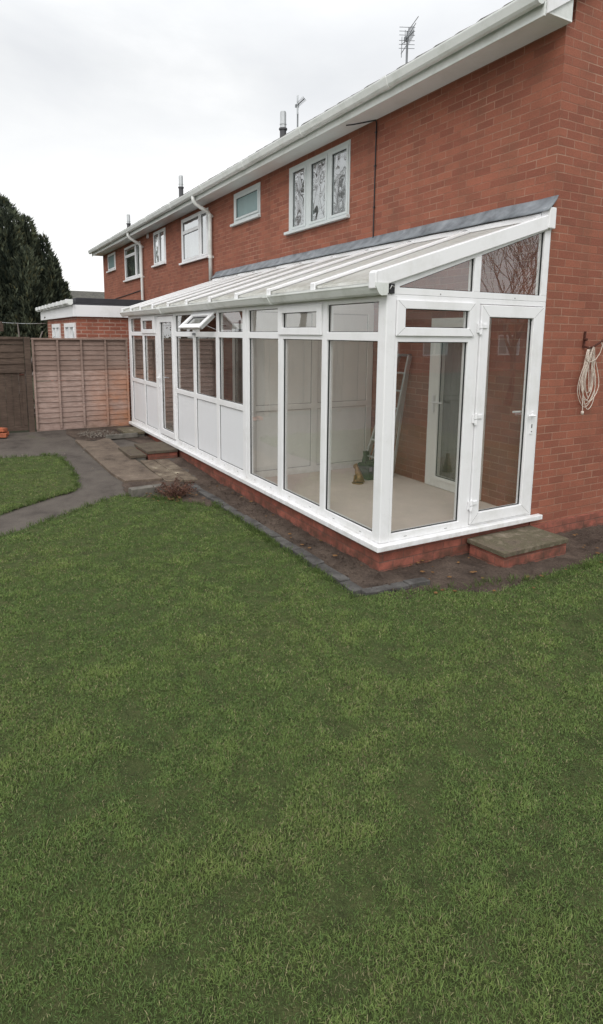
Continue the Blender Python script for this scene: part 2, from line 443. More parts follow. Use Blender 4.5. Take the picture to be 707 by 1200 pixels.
big_lawn = [(-1.55,-6.6),(-2.2,-5.2),(-2.45,-4.6),(-2.62,-4.33),(-2.84,-4.06),(-3.05,-3.77),(-3.31,-3.44),(-3.46,-3.20),(-3.36,-3.08),(-3.12,-2.80),(-2.72,-2.50),(-2.37,-2.31),(-1.3,-2.30),(-.4,-2.31),(.32,-2.32),(.40,-2.0),(.49,-1.75),(.55,-1.58),(.69,-1.46),(.78,-1.28),(.75,-.97),(.72,-.51),(.69,-.08),(.63,.26),(.62,1.2),(.7,2.2),(.66,4.),(8,4.),(9,-12.4),(-1.4,-12.4)]
island = [(-6.12,-4.6),(-6.09,-4.12),(-6.03,-3.60),(-5.8,-3.52),(-5.41,-3.50),(-4.59,-3.52),(-4.05,-3.58),(-3.88,-3.70),(-3.81,-3.88),(-3.53,-4.25),(-3.3,-4.52),(-3.05,-4.9),(-2.9,-5.6),(-3.0,-6.6),(-6.12,-6.6)]
b = MB(); G = 260
for x0, x1 in ((-G, -8.2), (-8.2, -3.6), (-3.6, G)):
    z0, z1 = (hz(x0)-.04, hz(x1)-.04)
    b.quad([(x0,-G,z0),(x1,-G,z1),(x1,G,z1),(x0,G,z0)])
tag(b.build('ground', 'ground', recalc=False), kind='structure')
ground_poly('path', [(-8.18,-8.),(-1.2,-8.),(-1.4,-6.6),(-2.3,-4.7),(-3.0,-3.7),(-3.38,-3.18),(-3.42,-3.08),(-3.9,-2.9),(-4.0,-2.0),(-7.6,-1.86),(-8.18,-1.86)], 'asphalt', -.012)
ground_poly('lawn', big_lawn, 'lawn', .004)
ground_poly('lawn_island', island, 'lawn', .004)
ground_poly('soil_corner', [(-8.17,-3.08),(-7.72,-3.16),(-7.02,-3.06),(-6.9,-2.3),(-6.2,-2.1),(-6.2,-1.86),(-8.17,-1.86)], 'soil', -.004)
# concrete strip, raised very slightly
slab = ground_poly('concrete_strip', [(-7.0,-3.12),(-6.75,-2.86),(-7.02,-2.56),(-5.6,-2.56),(-4.38,-2.53),(-3.99,-2.50),(-4.06,-2.98),(-4.53,-3.05),(-5.8,-3.09)], 'concrete', .026, 'structure', thick=.06)
# mottled flagstones beside the strip
fl = [[(-5.16,-2.49),(-4.62,-2.50),(-4.57,-2.28),(-5.12,-2.30)], [(-4.60,-2.50),(-3.88,-2.48),(-3.86,-2.25),(-4.55,-2.28)],
      [(-5.11,-2.29),(-4.46,-2.27),(-4.44,-2.07),(-5.06,-2.09)], [(-4.44,-2.27),(-3.85,-2.24),(-3.80,-2.06),(-4.42,-2.07)]]
fll = ['mottled pale flagstone touching the raised step and the concrete strip', 'mottled flagstone beside the dead shrub, touching the concrete strip',
       'mottled flagstone against the brick plinth, next to the raised step', 'worn pale flagstone against the plinth where the paver edging starts']
for p, lb in zip(fl, fll):
    o = ground_poly('flagstone', p, 'flag', .012+random.uniform(-.004,.004), None, lb, 'paving slab', thick=.04)
    o['group'] = 'flagstones beside the conservatory'

def step(name, org, label, cat, x0, x1, y0, y1, zb, zt, slabm, basem, ov=.02, st=.045, wl=None):
    e = empty(name, org, label, cat)
    MB().box(x0+ov, x1-ov, y0+ov, y1-ov*.2, zb, zt-st).build('brick_base', basem, e, bevel=.005)
    b = MB(); b.box(x0, x1, y0, y1, zt-st+.001, zt)
    bmesh.ops.subdivide_edges(b.bm, edges=b.bm.edges[:], cuts=5, use_grid_fill=True)
    for v in b.bm.verts:
        if v.co.z > zt-.002: v.co.z += noise.noise(v.co*6)*.004
        v.co.x += noise.noise(v.co*9)*.004; v.co.y += noise.noise(v.co*9+Vector((5,0,0)))*.004
    b.build('slab', slabm, e, bevel=.008); return e
step('doorstep', (.25,-.5,0), 'mossy paving slab step on bricks below the glazed end door', 'step', .012, .46, -.86, -.02, -.06, .145, 'slab_moss', 'brick_plinth')
step('doorstep', (-5.6,-2.1,0), 'dark concrete slab step on bricks outside the half-glazed front door', 'step', -5.97, -5.20, -2.37, -1.88, 0, .185, 'slab_dark', 'brick_plinth')
step('low_step', (-5.6,-2.5,0), 'low dark slab lying between the front doorstep and the concrete strip', 'step', -5.98, -5.18, -2.63, -2.385, 0, .145, 'slab_dark', 'concrete_kerb')
step('paving_slab', (-7.3,-2.15,0), 'grey paving slab against the plinth near the fence', 'paving slab', -7.62, -6.96, -2.27, -1.92, .1, .215, 'slab_moss', 'concrete_kerb')
b = MB(); b.bar((-6.92,-2.62,.165), (-6.95,-2.06,.165), .05, .08)
tag(b.build('edging_board', 'concrete_kerb', bevel=.006), 'thin pale kerb strip between the rubble patch and the paving', 'kerb')
b = MB(); b.bar((-3.40,-3.08,.03), (-3.44,-2.66,.03), .13, .13); bmesh.ops.subdivide_edges(b.bm, edges=b.bm.edges[:], cuts=3, use_grid_fill=True)
for v in b.bm.verts: v.co += noise.noise_vector(v.co*8)*.006
tag(b.build('kerb_stone', 'concrete_kerb', bevel=.008), 'short grey kerb stone at the end of the path, beside the dead shrub', 'kerb stone')

# paver edging between lawn and soil
b = MB()
def paver(cx, cy, ang, L=.195, W=.105, H=.06):
    c, s = math.cos(ang), math.sin(ang); z = .022+random.uniform(-.006, .006); tl = random.uniform(-.006, .006)
    P = []
    for zz in (z-H, z):
        for a, q in ((-1,-1),(1,-1),(1,1),(-1,1)):
            lx, ly = a*L/2, q*W/2; P.append((cx+c*lx-s*ly, cy+s*lx+c*ly, zz+tl*q))
    b.hexa(P)
x = -3.60
while x < .22:
    paver(x+.1, -2.225+random.uniform(-.008,.008)-.01*math.sin(x*1.7), random.uniform(-.03,.03)); x += .203
for k in range(3): paver(.295+.02*k, -2.13+.2*k*.98+.02, R(84)+random.uniform(-.04,.04))
tag(b.build('brick_edging', 'paver', bevel=.006), 'row of grey block pavers edging the lawn along the conservatory', 'edging')

# soil beds: displaced sheets
def soil_bed(name, polys, x0, x1, y0, y1, res, amp, base):
    bm = bmesh.new(); nx = int((x1-x0)/res); ny = int((y1-y0)/res); V = {}
    def vv(i, j):
        if (i, j) not in V:
            X = x0+i*res; Y = y0+j*res; p = Vector((X, Y, 0))
            z = base+hz(X)+amp*(noise.fractal(p*4, .9, 2.2, 5)*.6 + noise.noise(p*17)*.30 + max(0, noise.noise(p*38))*.5)
            V[(i, j)] = bm.verts.new((X, Y, z))
        return V[(i, j)]
    for i in range(nx):
        for j in range(ny):
            X = x0+(i+.5)*res; Y = y0+(j+.5)*res
            if any(inside(p, X, Y) for p in polys): bm.faces.new([vv(i,j), vv(i+1,j), vv(i+1,j+1), vv(i,j+1)])
    q = MB(); q.bm.free(); q.bm = bm
    return tag(q.build(name, 'soil', None, smooth=True, recalc=False), kind='structure')
strip = [(-5.2,-2.15),(-5.2,-1.80),(.0,-1.80),(.0,.02),(.0,4.2),(.9,4.2),(.86,.2),(.95,-.97),(.99,-1.3),(.88,-1.52),(.74,-1.64),(.62,-1.80),(.50,-2.05),(.25,-2.2),(-3.7,-2.2),(-3.8,-2.06)]
bushbed = [(-4.1,-3.02),(-3.36,-3.12),(-3.0,-2.75),(-2.6,-2.44),(-2.2,-2.26),(-3.7,-2.2),(-3.9,-2.4)]
soil_bed('soil_bed', [strip], -5.2, 1.2, -2.4, 4.2, .022, .026, -.009)
soil_bed('soil_patch', [bushbed], -4.2, -2.1, -3.2, -2.1, .03, .03, -.005)

# ------------------------------------------------------------------ the terrace
H = empty('terrace_house', (-9.5, 0, 0), 'long two-storey red brick terrace with white eaves behind the conservatory', 'house')
ZS = 4.661; LX = -18.93; DEP = 8.0
tanp = .60
zr = lambda y: 4.80 + (y+.44)*tanp
wins = [(-5.06,-3.33,3.60,4.57), (-7.27,-6.12,4.04,4.585), (-10.36,-8.62,3.605,4.58), (-12.65,-11.59,3.752,4.60), (-15.82,-13.97,3.585,4.56), (-18.15,-17.03,4.05,4.60)]
doors = [(-1.54,-.66,.225,2.175), (-7.35,-5.75,.225,2.175)]
b = MB()
b.plate(FY, LX, 0, -.3, 4.70, wins+doors, 0., .11)
gp = [(.11,-.3),(DEP-.11,-.3),(DEP-.11,zr(.4)-.2),(4.0,zr(4.0)-.05),(.11,zr(.11)-.05)]
b.prism(gp, FX, -.11, 0); b.prism(gp, FX, LX, LX+.11)
b.plate(FY, LX, 0, -.3, 4.9, [], DEP-.11, DEP)
b.build('wall', 'brick', H)
b = MB(); b.box(0.0005, .03, .002, DEP, -.1, .135)
b.build('plinth_course', 'brick_plinth', H)
# roof with rolled tile edge
b = MB(); us = np.arange(LX-.12, .09, .055); ys = [-.455, -.15, .3, .9, 1.6, 2.4, 3.2, 4.0]
gv = []
for yv in ys:
    gv.append([b.bm.verts.new((xx, yv, zr(yv)+.020+.014*math.sin(i*math.pi/2.7)+.006*noise.noise(Vector((xx*3, yv, 0))))) for i, xx in enumerate(us)])
for j in range(len(ys)-1):
    for i in range(len(us)-1): b.bm.faces.new([gv[j][i], gv[j][i+1], gv[j+1][i+1], gv[j+1][i]])
lo = [b.bm.verts.new((xx, -.452, zr(-.455)-.015)) for xx in us]
for i in range(len(us)-1): b.bm.faces.new([lo[i], lo[i+1], gv[0][i+1], gv[0][i]])
b.quad([(LX-.12,4.0,zr(4)+.045),(.08,4.0,zr(4)+.045),(.08,8.45,zr(-.45)),(LX-.12,8.45,zr(-.45))])
RF = b.build('roof', 'tile', H, recalc=False)
b = MB(); b.box(LX-.10, .055, -.333, -.001, ZS-.006, ZS+.008); b.build('soffit', 'upvc_soffit', H)
b = MB(); b.prism([(-.333,4.6695),(-.0015,4.6695),(-.0015,4.98),(-.333,4.83)], FX, .0315, .0545); b.build('soffit_end', 'upvc_gutter', H)
b = MB(); b.box(LX-.10, .057, -.357, -.334, 4.622, 4.80); b.build('fascia', 'upvc_gutter', H, bevel=.004)
b = MB(); b.prism([(-.333,4.64),(-.333,4.84),(4.0,zr(4)+.02),(4.0,zr(4)-.20)], FX, .0575, .075); b.build('bargeboard', 'upvc', H)
prof = [(-.362,4.80),(-.362,4.735),(-.375,4.708),(-.40,4.696),(-.43,4.70),(-.452,4.72),(-.462,4.75),(-.474,4.785),(-.474,4.80)]
b = MB(); b.prism(prof, FX, LX-.14, .062); g = b.build('gutter', 'upvc_gutter', H)
for xx in np.arange(-17.6, -.2, 1.95):
    b = MB(); b.prism([(-.3605,4.803),(-.3605,4.728),(-.375,4.699),(-.40,4.687),(-.435,4.691),(-.459,4.715),(-.471,4.75),(-.483,4.785),(-.483,4.806)], FX, xx-.05, xx+.05)
    b.build('union', 'upvc_gutter', g, bevel=.003)
for xx, zend in ((-8.37, 3.0), (-13.67, .05)):
    b = MB(); b.tube([(xx-.02,-.41,4.71),(xx-.02,-.41,4.63),(xx-.01,-.36,4.56),(xx,-.12,4.44),(xx,-.065,4.38),(xx,-.065,4.0),(xx,-.065,zend)], .040, 12)
    p = b.build('downpipe', 'upvc_gutter', H, smooth=True)
    for zc in (4.36, 3.55):
        b = MB(); b.tube([(xx,-.065,zc-.03),(xx,-.065,zc+.03)], .046, 12); b.box(xx-.02, xx+.02, -.06, -.001, zc-.02, zc+.02); b.build('clip', 'upvc_gutter', p)
for xx, yy, top in ((-7.19, 1.0, 6.20), (-13.28, 1.0, 6.30), (-18.55, .85, 6.08)):
    z0 = zr(yy)-.05
    b = MB(); b.tube([(xx,yy,z0),(xx,yy,top-.30)], .062, 14); b.tube([(xx,yy,top-.33),(xx,yy,top-.30)], .08, 14)
    fu = b.build('flue', 'flue_dark', RF)
    b = MB(); b.tube([(xx,yy,top-.30),(xx,yy,top-.02)], .058, 14); b.tube([(xx,yy,top-.235),(xx,yy,top-.225)], .066, 14); b.tube([(xx,yy,top-.03),(xx,yy,top)], .052, 14)
    b.build('flue_terminal', 'flue_metal', RF)
def house_window(rect, panes, frm, back, vents=(), wy=.0, nm='window', handle=False, sill=True, glass='glass_house', lab=None):
    x0, x1, z0, z1 = rect
    b = MB(); b.plate(FY, x0+.002, x1-.002, z0+.002, z1-.002, panes, wy-.010, wy+.06)
    fr = b.build(nm, frm, H, bevel=.003)
    if lab: fr['label'] = lab
    for p in panes:
        m_ = .038
        b = MB(); b.plate(FY, p[0]-m_, p[1]+m_, p[2]-m_, p[3]+m_, [p], wy-.024, wy-.0105); b.build('sash', frm, fr, bevel=.004)
        b = MB(); b.plate(FY, p[0]-.001, p[1]+.001, p[2]-.001, p[3]+.001, [(p[0]+.008, p[1]-.008, p[2]+.008, p[3]-.008)], wy-.004, wy+.004); b.build('gasket', 'rubber', fr)
        b = MB(); b.quad([(p[0],wy+.002,p[2]),(p[1],wy+.002,p[2]),(p[1],wy+.002,p[3]),(p[0],wy+.002,p[3])]); b.build('pane', glass, fr, recalc=False)
    bmat = back if isinstance(back, (list, tuple)) else [back]
    b = MB()
    n = 26; zz0, zz1 = z0-.02, z1+.02
    for i in range(n):
        xa = x0+(x1-x0)*i/n; xb = x0+(x1-x0)*(i+1)/n
        b.quad([(xa, .16+.02*math.sin(i*1.9), zz0), (xb, .16+.02*math.sin((i+1)*1.9), zz0), (xb, .16+.02*math.sin((i+1)*1.9), zz1), (xa, .16+.02*math.sin(i*1.9), zz1)])
    b.build('curtain_or_dark', bmat[0], fr, recalc=False)
    if sill:
        b = MB(); b.box(x0-.07, x1+.02, -.065, -.0005, z0-.045, z0); b.build('sill', frm, fr, bevel=.006)
    return fr
house_window(wins[0], [(-4.92,-4.55,3.655,4.475),(-4.355,-3.94,3.655,4.475),(-3.775,-3.40,3.655,4.475)], 'upvc_grey', 'curtain_grey')
house_window(wins[1], [(-7.14,-6.20,4.13,4.475)], 'upvc_grey', 'frosted_teal', glass='frosted_pane')
house_window(wins[2], [(-10.22,-9.18,3.675,4.225),(-10.22,-9.18,4.30,4.49),(-9.02,-8.70,3.675,4.49)], 'upvc', 'curtain_grey')
house_window(wins[3], [(-12.56,-12.17,3.81,4.52),(-12.07,-11.68,3.81,4.52)], 'upvc', 'curtain_grey')
house_window(wins[4], [(-15.70,-14.53,3.66,4.24),(-15.70,-14.53,4.32,4.49),(-14.40,-14.05,3.66,4.49)], 'upvc', 'frosted_teal')
house_window(wins[5], [(-18.05,-17.13,4.12,4.52)], 'upvc', 'frosted_teal', glass='frosted_pane')
pd = house_window(doors[0], [(-1.36,-.84,.355,2.07)], 'upvc_inner', 'unlit_room', nm='patio_door', sill=False, glass='glass', wy=-.02)  # sheet behind this pane is coloured as the room's darkness
b = MB(); b.box(-1.445, -1.415, -.056, -.046, 1.10, 1.30); b.tube([(-1.43,-.05,1.22),(-1.43,-.085,1.22),(-1.25,-.085,1.225)], .009, 8); b.build('handle', 'upvc', pd)
house_window(doors[1], [(-7.22,-6.60,.33,2.07),(-6.50,-5.88,.33,2.07)], 'upvc_inner', 'curtain_pale', nm='patio_door', sill=False, glass='glass', wy=-.02)
b = MB(); b.box(-13.15, -13.07, -.05, -.001, 4.52, 4.64); b.build('vent_box', 'upvc', H, bevel=.006)

# things fixed to the house
b = MB(); b.tube([(-2.752,-.010,3.22),(-2.75,-.010,4.0),(-2.748,-.010,4.62),(-2.76,-.014,4.645),(-2.86,-.06,4.648),(-3.05,-.16,4.649),(-3.12,-.22,4.648)], .008, 8)
for zc in (3.6, 4.1, 4.5): b.box(-2.765, -2.735, -.02, -.001, zc-.008, zc+.008)
tag(b.build('wall_cable', 'black_plastic'), 'thin black cable running down the upper brick wall to the lead flashing', 'cable')
b = MB(); b.tube([(-18.7,-.012,3.05),(-17.,-.012,3.10),(-15.,-.012,3.16),(-13.75,-.012,3.20)], .012, 6)
tag(b.build('wall_cable', 'black_plastic'), 'dark cable sagging low across the far brick wall above the flat roof', 'cable')

def aerial(x, y, top, label, big):
    e = empty('tv_aerial', (x, y, zr(y)), label, 'aerial', 'television aerials on the roof')
    b = MB(); b.tube([(x,y,zr(y)-.05),(x,y,top)], .015, 8); b.build('mast', 'grey_metal', e)
    zb = top-.10
    p0 = Vector((x+.02, y-.03, zb)); p1 = Vector((x+.60, y-.20, zb-.09)) if not big else Vector((x+.46, y-.26, zb-.13))
    b = MB(); b.bar(p0-(p1-p0)*.12, p1, .014, .014); b.box(x-.022, x+.022, y-.045, y+.018, zb-.025, zb+.025)
    b.build('boom', 'grey_metal', e)
    dv = (p1-p0).normalized(); sd_ = dv.cross(Vector((0,0,1))).normalized()
    b = MB(); n = 8
    for k in range(2, n+1):
        p = p0.lerp(p1, k/n)
        if big: s1 = Vector((0,0,1))*.12*(1.1-.07*k); 
        else: s1 = Vector((0,0,1))*.030+sd_*.03
        b.tube([p-s1, p+s1], .0045, 5)
    b.build('elements', 'grey_metal', e)
    b = MB()
    for s in (-1, 1):
        base = p0 + dv*.03 + Vector((0,0,.085*s))
        if big:
            for k in range(3):
                q = base + Vector((0,0,.05*(k-1))); b.tube([q-sd_*.11, q+sd_*.11], .004, 5)
        else:
            for k in range(2):
                q = base + dv*.07*(k); b.tube([q-Vector((0,0,.075)), q+Vector((0,0,.075))], .009, 5)
    if big:
        for yy, z0_, z1_ in ((-.16,-.17,.10),(-.09,-.02,.16)):
            q = Vector((x+yy, y+.03, zb)); b.tube([q+Vector((0,0,z0_)), q+Vector((0,0,z1_))], .005, 5)
        b.tube([(x-.17,y+.03,zb+.0),(x,y,zb)], .005, 6); b.tube([(x-.17,y+.03,zb-.12),(x,y,zb-.06)], .005, 5)
        b.tube([(x+.0,y,zb+.10),(x+.42,y-.16,zb+.085)], .005, 5); b.tube([(x,y,zb+.02),(x+.42,y-.2,zb-.005)], .005, 5)
    b.build('reflector', 'aluminium' if not big else 'grey_metal', e)
    return e
aerial(-6.615, 1.0, 6.23, 'small television aerial beside the nearest flue on the roof', False)
aerial(-3.465, 1.0, 6.17, 'larger television aerial on the roof near the top of the photo', True)

# ------------------------------------------------------------------ the conservatory
C = empty('conservatory', (-4, -1.85, 0), 'long white lean-to conservatory on a low brick plinth', 'conservatory')
b = MB(); b.box(-8.18, -.012, -1.836, -1.73, -.2, .1975); b.box(-.11, -.0125, -1.7295, -.002, -.2, .1975); b.box(-8.18, -8.08, -1.7295, -.002, -.2, .1975)
b.build('dwarf_wall', 'brick_plinth', C)
b = MB(); b.prism([(-8.2,-1.912),(.062,-1.912),(.062,.10),(.003,.10),(.003,-.003),(-.1,-.003),(-.1,-1.74),(-8.2,-1.74)], FZ, .198, .2455); b.build('sill', 'upvc', C, bevel=.006)
b = MB(); b.box(-8.07, -.112, -1.729, -.003, .10, .221); b.build('floor', 'carpet', C)
ZB, ZT = .3155, 2.2425
def bay(x0, x1, panel=True, top=True, tx=None):
    h = []
    if panel: h += [(x0, x1, ZB, 1.055), (x0, x1, 1.128, 1.928)]
    else: h += [(x0, x1, ZB, 1.928)]
    return h
bays_l = [(-8.01,-7.195),(-7.105,-6.40)]; bays_m = [(-5.30,-4.52),(-4.42,-3.64),(-3.545,-2.785)]; bays_n = [(-2.61,-1.865),(-1.76,-.978),(-.888,-.112)]
holes = []; panes = []; panels = []
for x0, x1 in bays_l+bays_m:
    panels.append((x0,x1,ZB,1.055)); panes.append((x0,x1,1.128,1.928))
for x0, x1 in bays_n: panes.append((x0,x1,ZB,1.928))
tops = [(-8.01,-7.25,2.0,ZT),(-5.30,-4.52,2.0,ZT),(-3.545,-2.785,2.0,ZT),(-2.61,-1.865,2.0,ZT),(-.888,-.112,2.0,ZT)]
panes += tops
vents = [(-7.165,-6.385),(-4.41,-3.62),(-1.79,-1.01)]
vh = [(a, c, 2.0, ZT) for a, c in vents]
door_h = (-6.235,-5.36,.275,2.255)
b = MB(); b.plate(FY, -8.18, -.1015, .2465, 2.297, panels+panes+vh+[door_h], -1.847, -1.777); b.build('front_frame', 'upvc', C, bevel=.004)
b = MB(); b.box(-.101, .003, -1.852, -1.7555, .2465, 2.297); b.build('corner_post', 'upvc', C, bevel=.008)
# slim cover strips where the three sections are coupled together
for xx in (-2.70, -5.37, -6.30):
    b = MB(); b.box(xx-.022, xx+.022, -1.8535, -1.8472, .2475, 2.296); b.build('cover_strip', 'upvc', C, bevel=.002)
def glazed(fn, rect, w, parent, glass='glass', gk=.0055):
    u0, u1, v0, v1 = rect
    b = MB(); b.plate(fn, u0-.001, u1+.001, v0-.001, v1+.001, [(u0+gk, u1-gk, v0+gk, v1-gk)], w-.007, w+.007); gks = b
    b2 = MB(); q = [fn(u0,v0,w), fn(u1,v0,w), fn(u1,v1,w), fn(u0,v1,w)]; b2.quad(q)
    pn = b2.build('pane', glass, parent, recalc=False)
    gks.build('gasket', 'rubber', pn if parent is C else parent)
    return pn
for p in panes: glazed(FY, p, -1.822, C)
for p in panels:
    b = MB(); b.plate(FY, p[0]-.001, p[1]+.001, p[2]-.001, p[3]+.001, [], -1.828, -1.80); pn = b.build('panel', 'upvc_panel', C)
    b = MB(); b.plate(FY, p[0]+.0, p[1]-.0, p[2], p[3], [(p[0]+.006, p[1]-.006, p[2]+.006, p[3]-.006)], -1.833, -1.8285); b.build('gasket', 'rubber' , pn)
def rot_open(o, ang, hy, hzv):
    org = ORG['conservatory']
    for v in o.data.vertices:
        y = v.co.y+org.y-hy; z = v.co.z+org.z-hzv
        v.co.y = hy-org.y + y*math.cos(ang)+z*math.sin(ang)
        v.co.z = hzv-org.z - y*math.sin(ang)+z*math.cos(ang)
def vent(u0, u1, g0, g1, v0=1.972, v1=2.258, gv0=2.043, gv1=2.19, ang=0):
    b = MB(); b.plate(FY, u0, u1, v0, v1, [(g0,g1,gv0,gv1)], -1.868, -1.8475); b.plate(FY, u0+.045, u1-.045, v0+.035, v1-.03, [(g0,g1,gv0,gv1)], -1.847, -1.80)
    s = b.build('vent_window', 'upvc', C, bevel=.004)
    pn = glazed(FY, (g0,g1,gv0,gv1), -1.835, s)
    b = MB(); b.box((u0+u1)/2-.05, (u0+u1)/2+.05, -1.799, -1.78, v0+.04, v0+.06); hd = b.build('handle', 'upvc', s)
    if ang:
        for o in [s]+list(s.children): rot_open(o, ang, -1.858, v1)
    return s
vent(-7.205,-6.345,-7.13,-6.49); vent(-1.835,-.965,-1.748,-1.05)
ov = vent(-4.425,-3.60,-4.33,-3.695, v0=1.945, v1=2.258, gv0=2.02, gv1=2.185, ang=R(48))
for xx in (-4.37, -3.655):
    b = MB(); b.bar((xx,-1.835,2.03), (xx,-2.02,2.10), .012, .006); b.bar((xx,-1.83,2.20), (xx,-1.96,2.155), .012, .006); b.build('stay', 'chrome', ov)
b = MB(); b.box(-4.47,-4.40,-1.875,-1.848,1.95,1.985); b.build('stay_bracket', 'grey_metal', ov)
# front door
dr = MB().plate(FY, -6.212, -5.378, .30, 2.243, [(-6.08,-5.455,.392,2.15)], -1.863, -1.80).build('front_door', 'upvc', C, bevel=.004)
glazed(FY, (-6.08,-5.455,.392,2.15), -1.83, dr)
b = MB(); b.box(-6.165,-6.135,-1.874,-1.8635,1.08,1.30); b.tube([(-6.15,-1.87,1.24),(-6.15,-1.91,1.24),(-6.02,-1.91,1.243)], .010, 8); b.build('handle', 'upvc', dr)
# end (gable) frame
ve = (-1.70,-.955,2.015,2.215); le = (-1.727,-.962,.3155,1.923); de = (-.838,-.035,.262,2.252)
b = MB(); b.plate(FX, -1.7545, -.003, .2466, 2.2965, [ve, le, de], -.07, -.001); b.build('end_frame', 'upvc', C, bevel=.004)
glazed(FX, le, -.028, C)
b = MB(); b.plate(FX, -1.757, -.915, 1.972, 2.256, [(-1.672,-.978,2.041,2.188)], 0., .020); b.plate(FX, -1.69,-.965,2.02,2.21, [(-1.672,-.978,2.041,2.188)], -.06, -.0005)
s = b.build('vent_window', 'upvc', C, bevel=.004); glazed(FX, (-1.672,-.978,2.041,2.188), -.012, s)
dr = MB().plate(FX, -.832, -.040, .268, 2.246, [(-.732,-.167,.371,2.142)], -.055, .014).build('end_door', 'upvc', C, bevel=.005)
glazed(FX, (-.732,-.167,.371,2.142), -.02, dr)
for zc in (2.045, 1.25, .455):
    b = MB(); b.tube([(.022,-.838,zc-.055),(.022,-.838,zc-.01)], .014, 10); b.tube([(.022,-.838,zc-.004),(.022,-.838,zc+.05)], .014, 10); b.box(.0145,.026,-.83,-.765,zc+.0,zc+.035); b.box(.0015,.012,-.868,-.845,zc-.04,zc+.04)
    b.build('hinge', 'upvc', dr, bevel=.002)
b = MB(); b.box(.0145,.022,-.120,-.088,1.06,1.275); b.tube([(.02,-.104,1.24),(.055,-.104,1.24),(.055,-.20,1.243)], .010, 8); b.build('handle', 'upvc', dr)
b = MB(); b.box(.0221,.0235,-.110,-.098,1.12,1.155); b.tube([(.0222,-.104,1.085),(.024,-.104,1.085)], .006, 8); b.build('lock', 'rubber', dr)
b = MB(); b.box(-.063,-.0555,-.120,-.088,1.10,1.29); b.tube([(-.058,-.104,1.265),(-.085,-.104,1.265),(-.085,-.25,1.268)], .010, 8); b.build('handle', 'upvc', dr)
# weld lines at the mitred corners and drain slots in the bottom rails
def mitres(parent, fn, outer, inner, w):
    (a0,a1,c0,c1), (i0,i1,j0,j1) = outer, inner
    up = (0,1,0) if fn is FY else (1,0,0)
    for p, q in (((a0,c0),(i0,j0)),((a1,c0),(i1,j0)),((a0,c1),(i0,j1)),((a1,c1),(i1,j1))):
        p_, q_ = Vector((*p,0)).lerp(Vector((*q,0)), .06), Vector((*p,0)).lerp(Vector((*q,0)), .94)
        MB().bar(fn(p_.x,p_.y,w), fn(q_.x,q_.y,w), .0022, .0010, up=up).build('weld_line', 'weld_grey', parent)
mitres(s, FX, (-1.757,-.915,1.972,2.256), (-1.672,-.978,2.041,2.188), .0202)
mitres(dr, FX, (-.832,-.040,.268,2.246), (-.732,-.167,.371,2.142), .0142)
for x0, x1 in bays_l+bays_m+bays_n:
    for k in (.22, .78):
        xx = x0+(x1-x0)*k; MB().box(xx-.016, xx+.016, -1.8482, -1.8465, .272, .277).build('drain_slot', 'weld_grey', C)
for k in (.2, .8):
    yy = -1.727+.765*k; MB().box(-.002, .0004, yy-.016, yy+.016, .272, .277).build('drain_slot', 'weld_grey', C)
for yy, zz in ((-1.30,2.315),(-.42,2.315)): MB().tube([(-.002,yy,zz),(.002,yy,zz)], .006, 8).build('screw_cap', 'weld_grey', C)
# gable triangle
gl = lambda y: 2.356+.343*(y+1.735)          # glass top line
zb_ = lambda y: 2.400+.3195*(y+1.77); zt_ = lambda y: 2.475+.3184*(y+1.93)
b = MB()
b.prism([(-1.83,2.2975),(-.003,2.2975),(-.003,2.351),(-1.83,2.351)], FX, -.07, -.0005)
b.prism([(-1.83,2.3515),(-1.73,2.3515),(-1.73,gl(-1.73)),(-1.83,gl(-1.83)+.02)], FX, -.07, -.0010)
b.prism([(-.928,2.3515),(-.853,2.3515),(-.853,gl(-.853)),(-.928,gl(-.928))], FX, -.07, -.0010)
b.prism([(-.078,2.3515),(-.003,2.3515),(-.003,gl(-.003)),(-.078,gl(-.078))], FX, -.07, -.0010)
b.prism([(-1.83,gl(-1.83)+.0005),(-.003,gl(-.003)+.0005),(-.003,3.03),(-1.83,zb_(-1.83)+.03)], FX, -.07, -.0015)
b.build('gable_frame', 'upvc', C, bevel=.003)
for y0, y1 in ((-1.722,-.928),(-.853,-.078)):
    poly = [(y0,2.3515),(y1,2.3515),(y1,gl(y1)),(y0,max(gl(y0),2.356))]
    b = MB(); b.bm.faces.new([b.bm.verts.new(FX(u_, v_, -.028)) for u_, v_ in poly]); pn = b.build('pane', 'glass', C, recalc=False)
    b = MB()
    for (a, c) in zip(poly, poly[1:]+poly[:1]):
        if (Vector(a)-Vector(c)).length > .02: b.bar(FX(*a, -.028), FX(*c, -.028), .012, .014, up=(1,0,0))
    b.build('gasket', 'rubber', pn)
b = MB(); b.prism([(-1.965,zb_(-1.965)),(-.06,zb_(-.06)),(-.06,zt_(-.06)),(-1.965,zt_(-1.965))], FX, -.055, .030); gb = b.build('gable_beam', 'upvc', C, bevel=.006)
b = MB(); b.prism([(-1.993,zb_(-1.965)-.008),(-1.9655,zb_(-1.965)-.008),(-1.9655,zt_(-1.965)+.01),(-1.993,zt_(-1.965)-.01)], FX, -.058, .034); b.build('end_cap', 'upvc', gb, bevel=.008)
b = MB(); b.box(-.05, .046, -.092, -.004, 2.945, 3.13); b.build('wall_end_cap', 'upvc', C, bevel=.008)
b = MB(); b.box(.004, .016, -1.845, -1.79, 2.30, 2.375); b.build('gutter_bracket', 'black_plastic', C)
b = MB(); b.tube([(.018,-1.80,2.35),(.03,-1.83,2.36),(.02,-1.84,2.33)], .006, 6); b.build('bracket_screw', 'chrome', C)
b = MB(); b.box(-8.18, -.001, -1.868, -1.80, 2.298, 2.40); b.build('eaves_beam', 'upvc', C, bevel=.004)
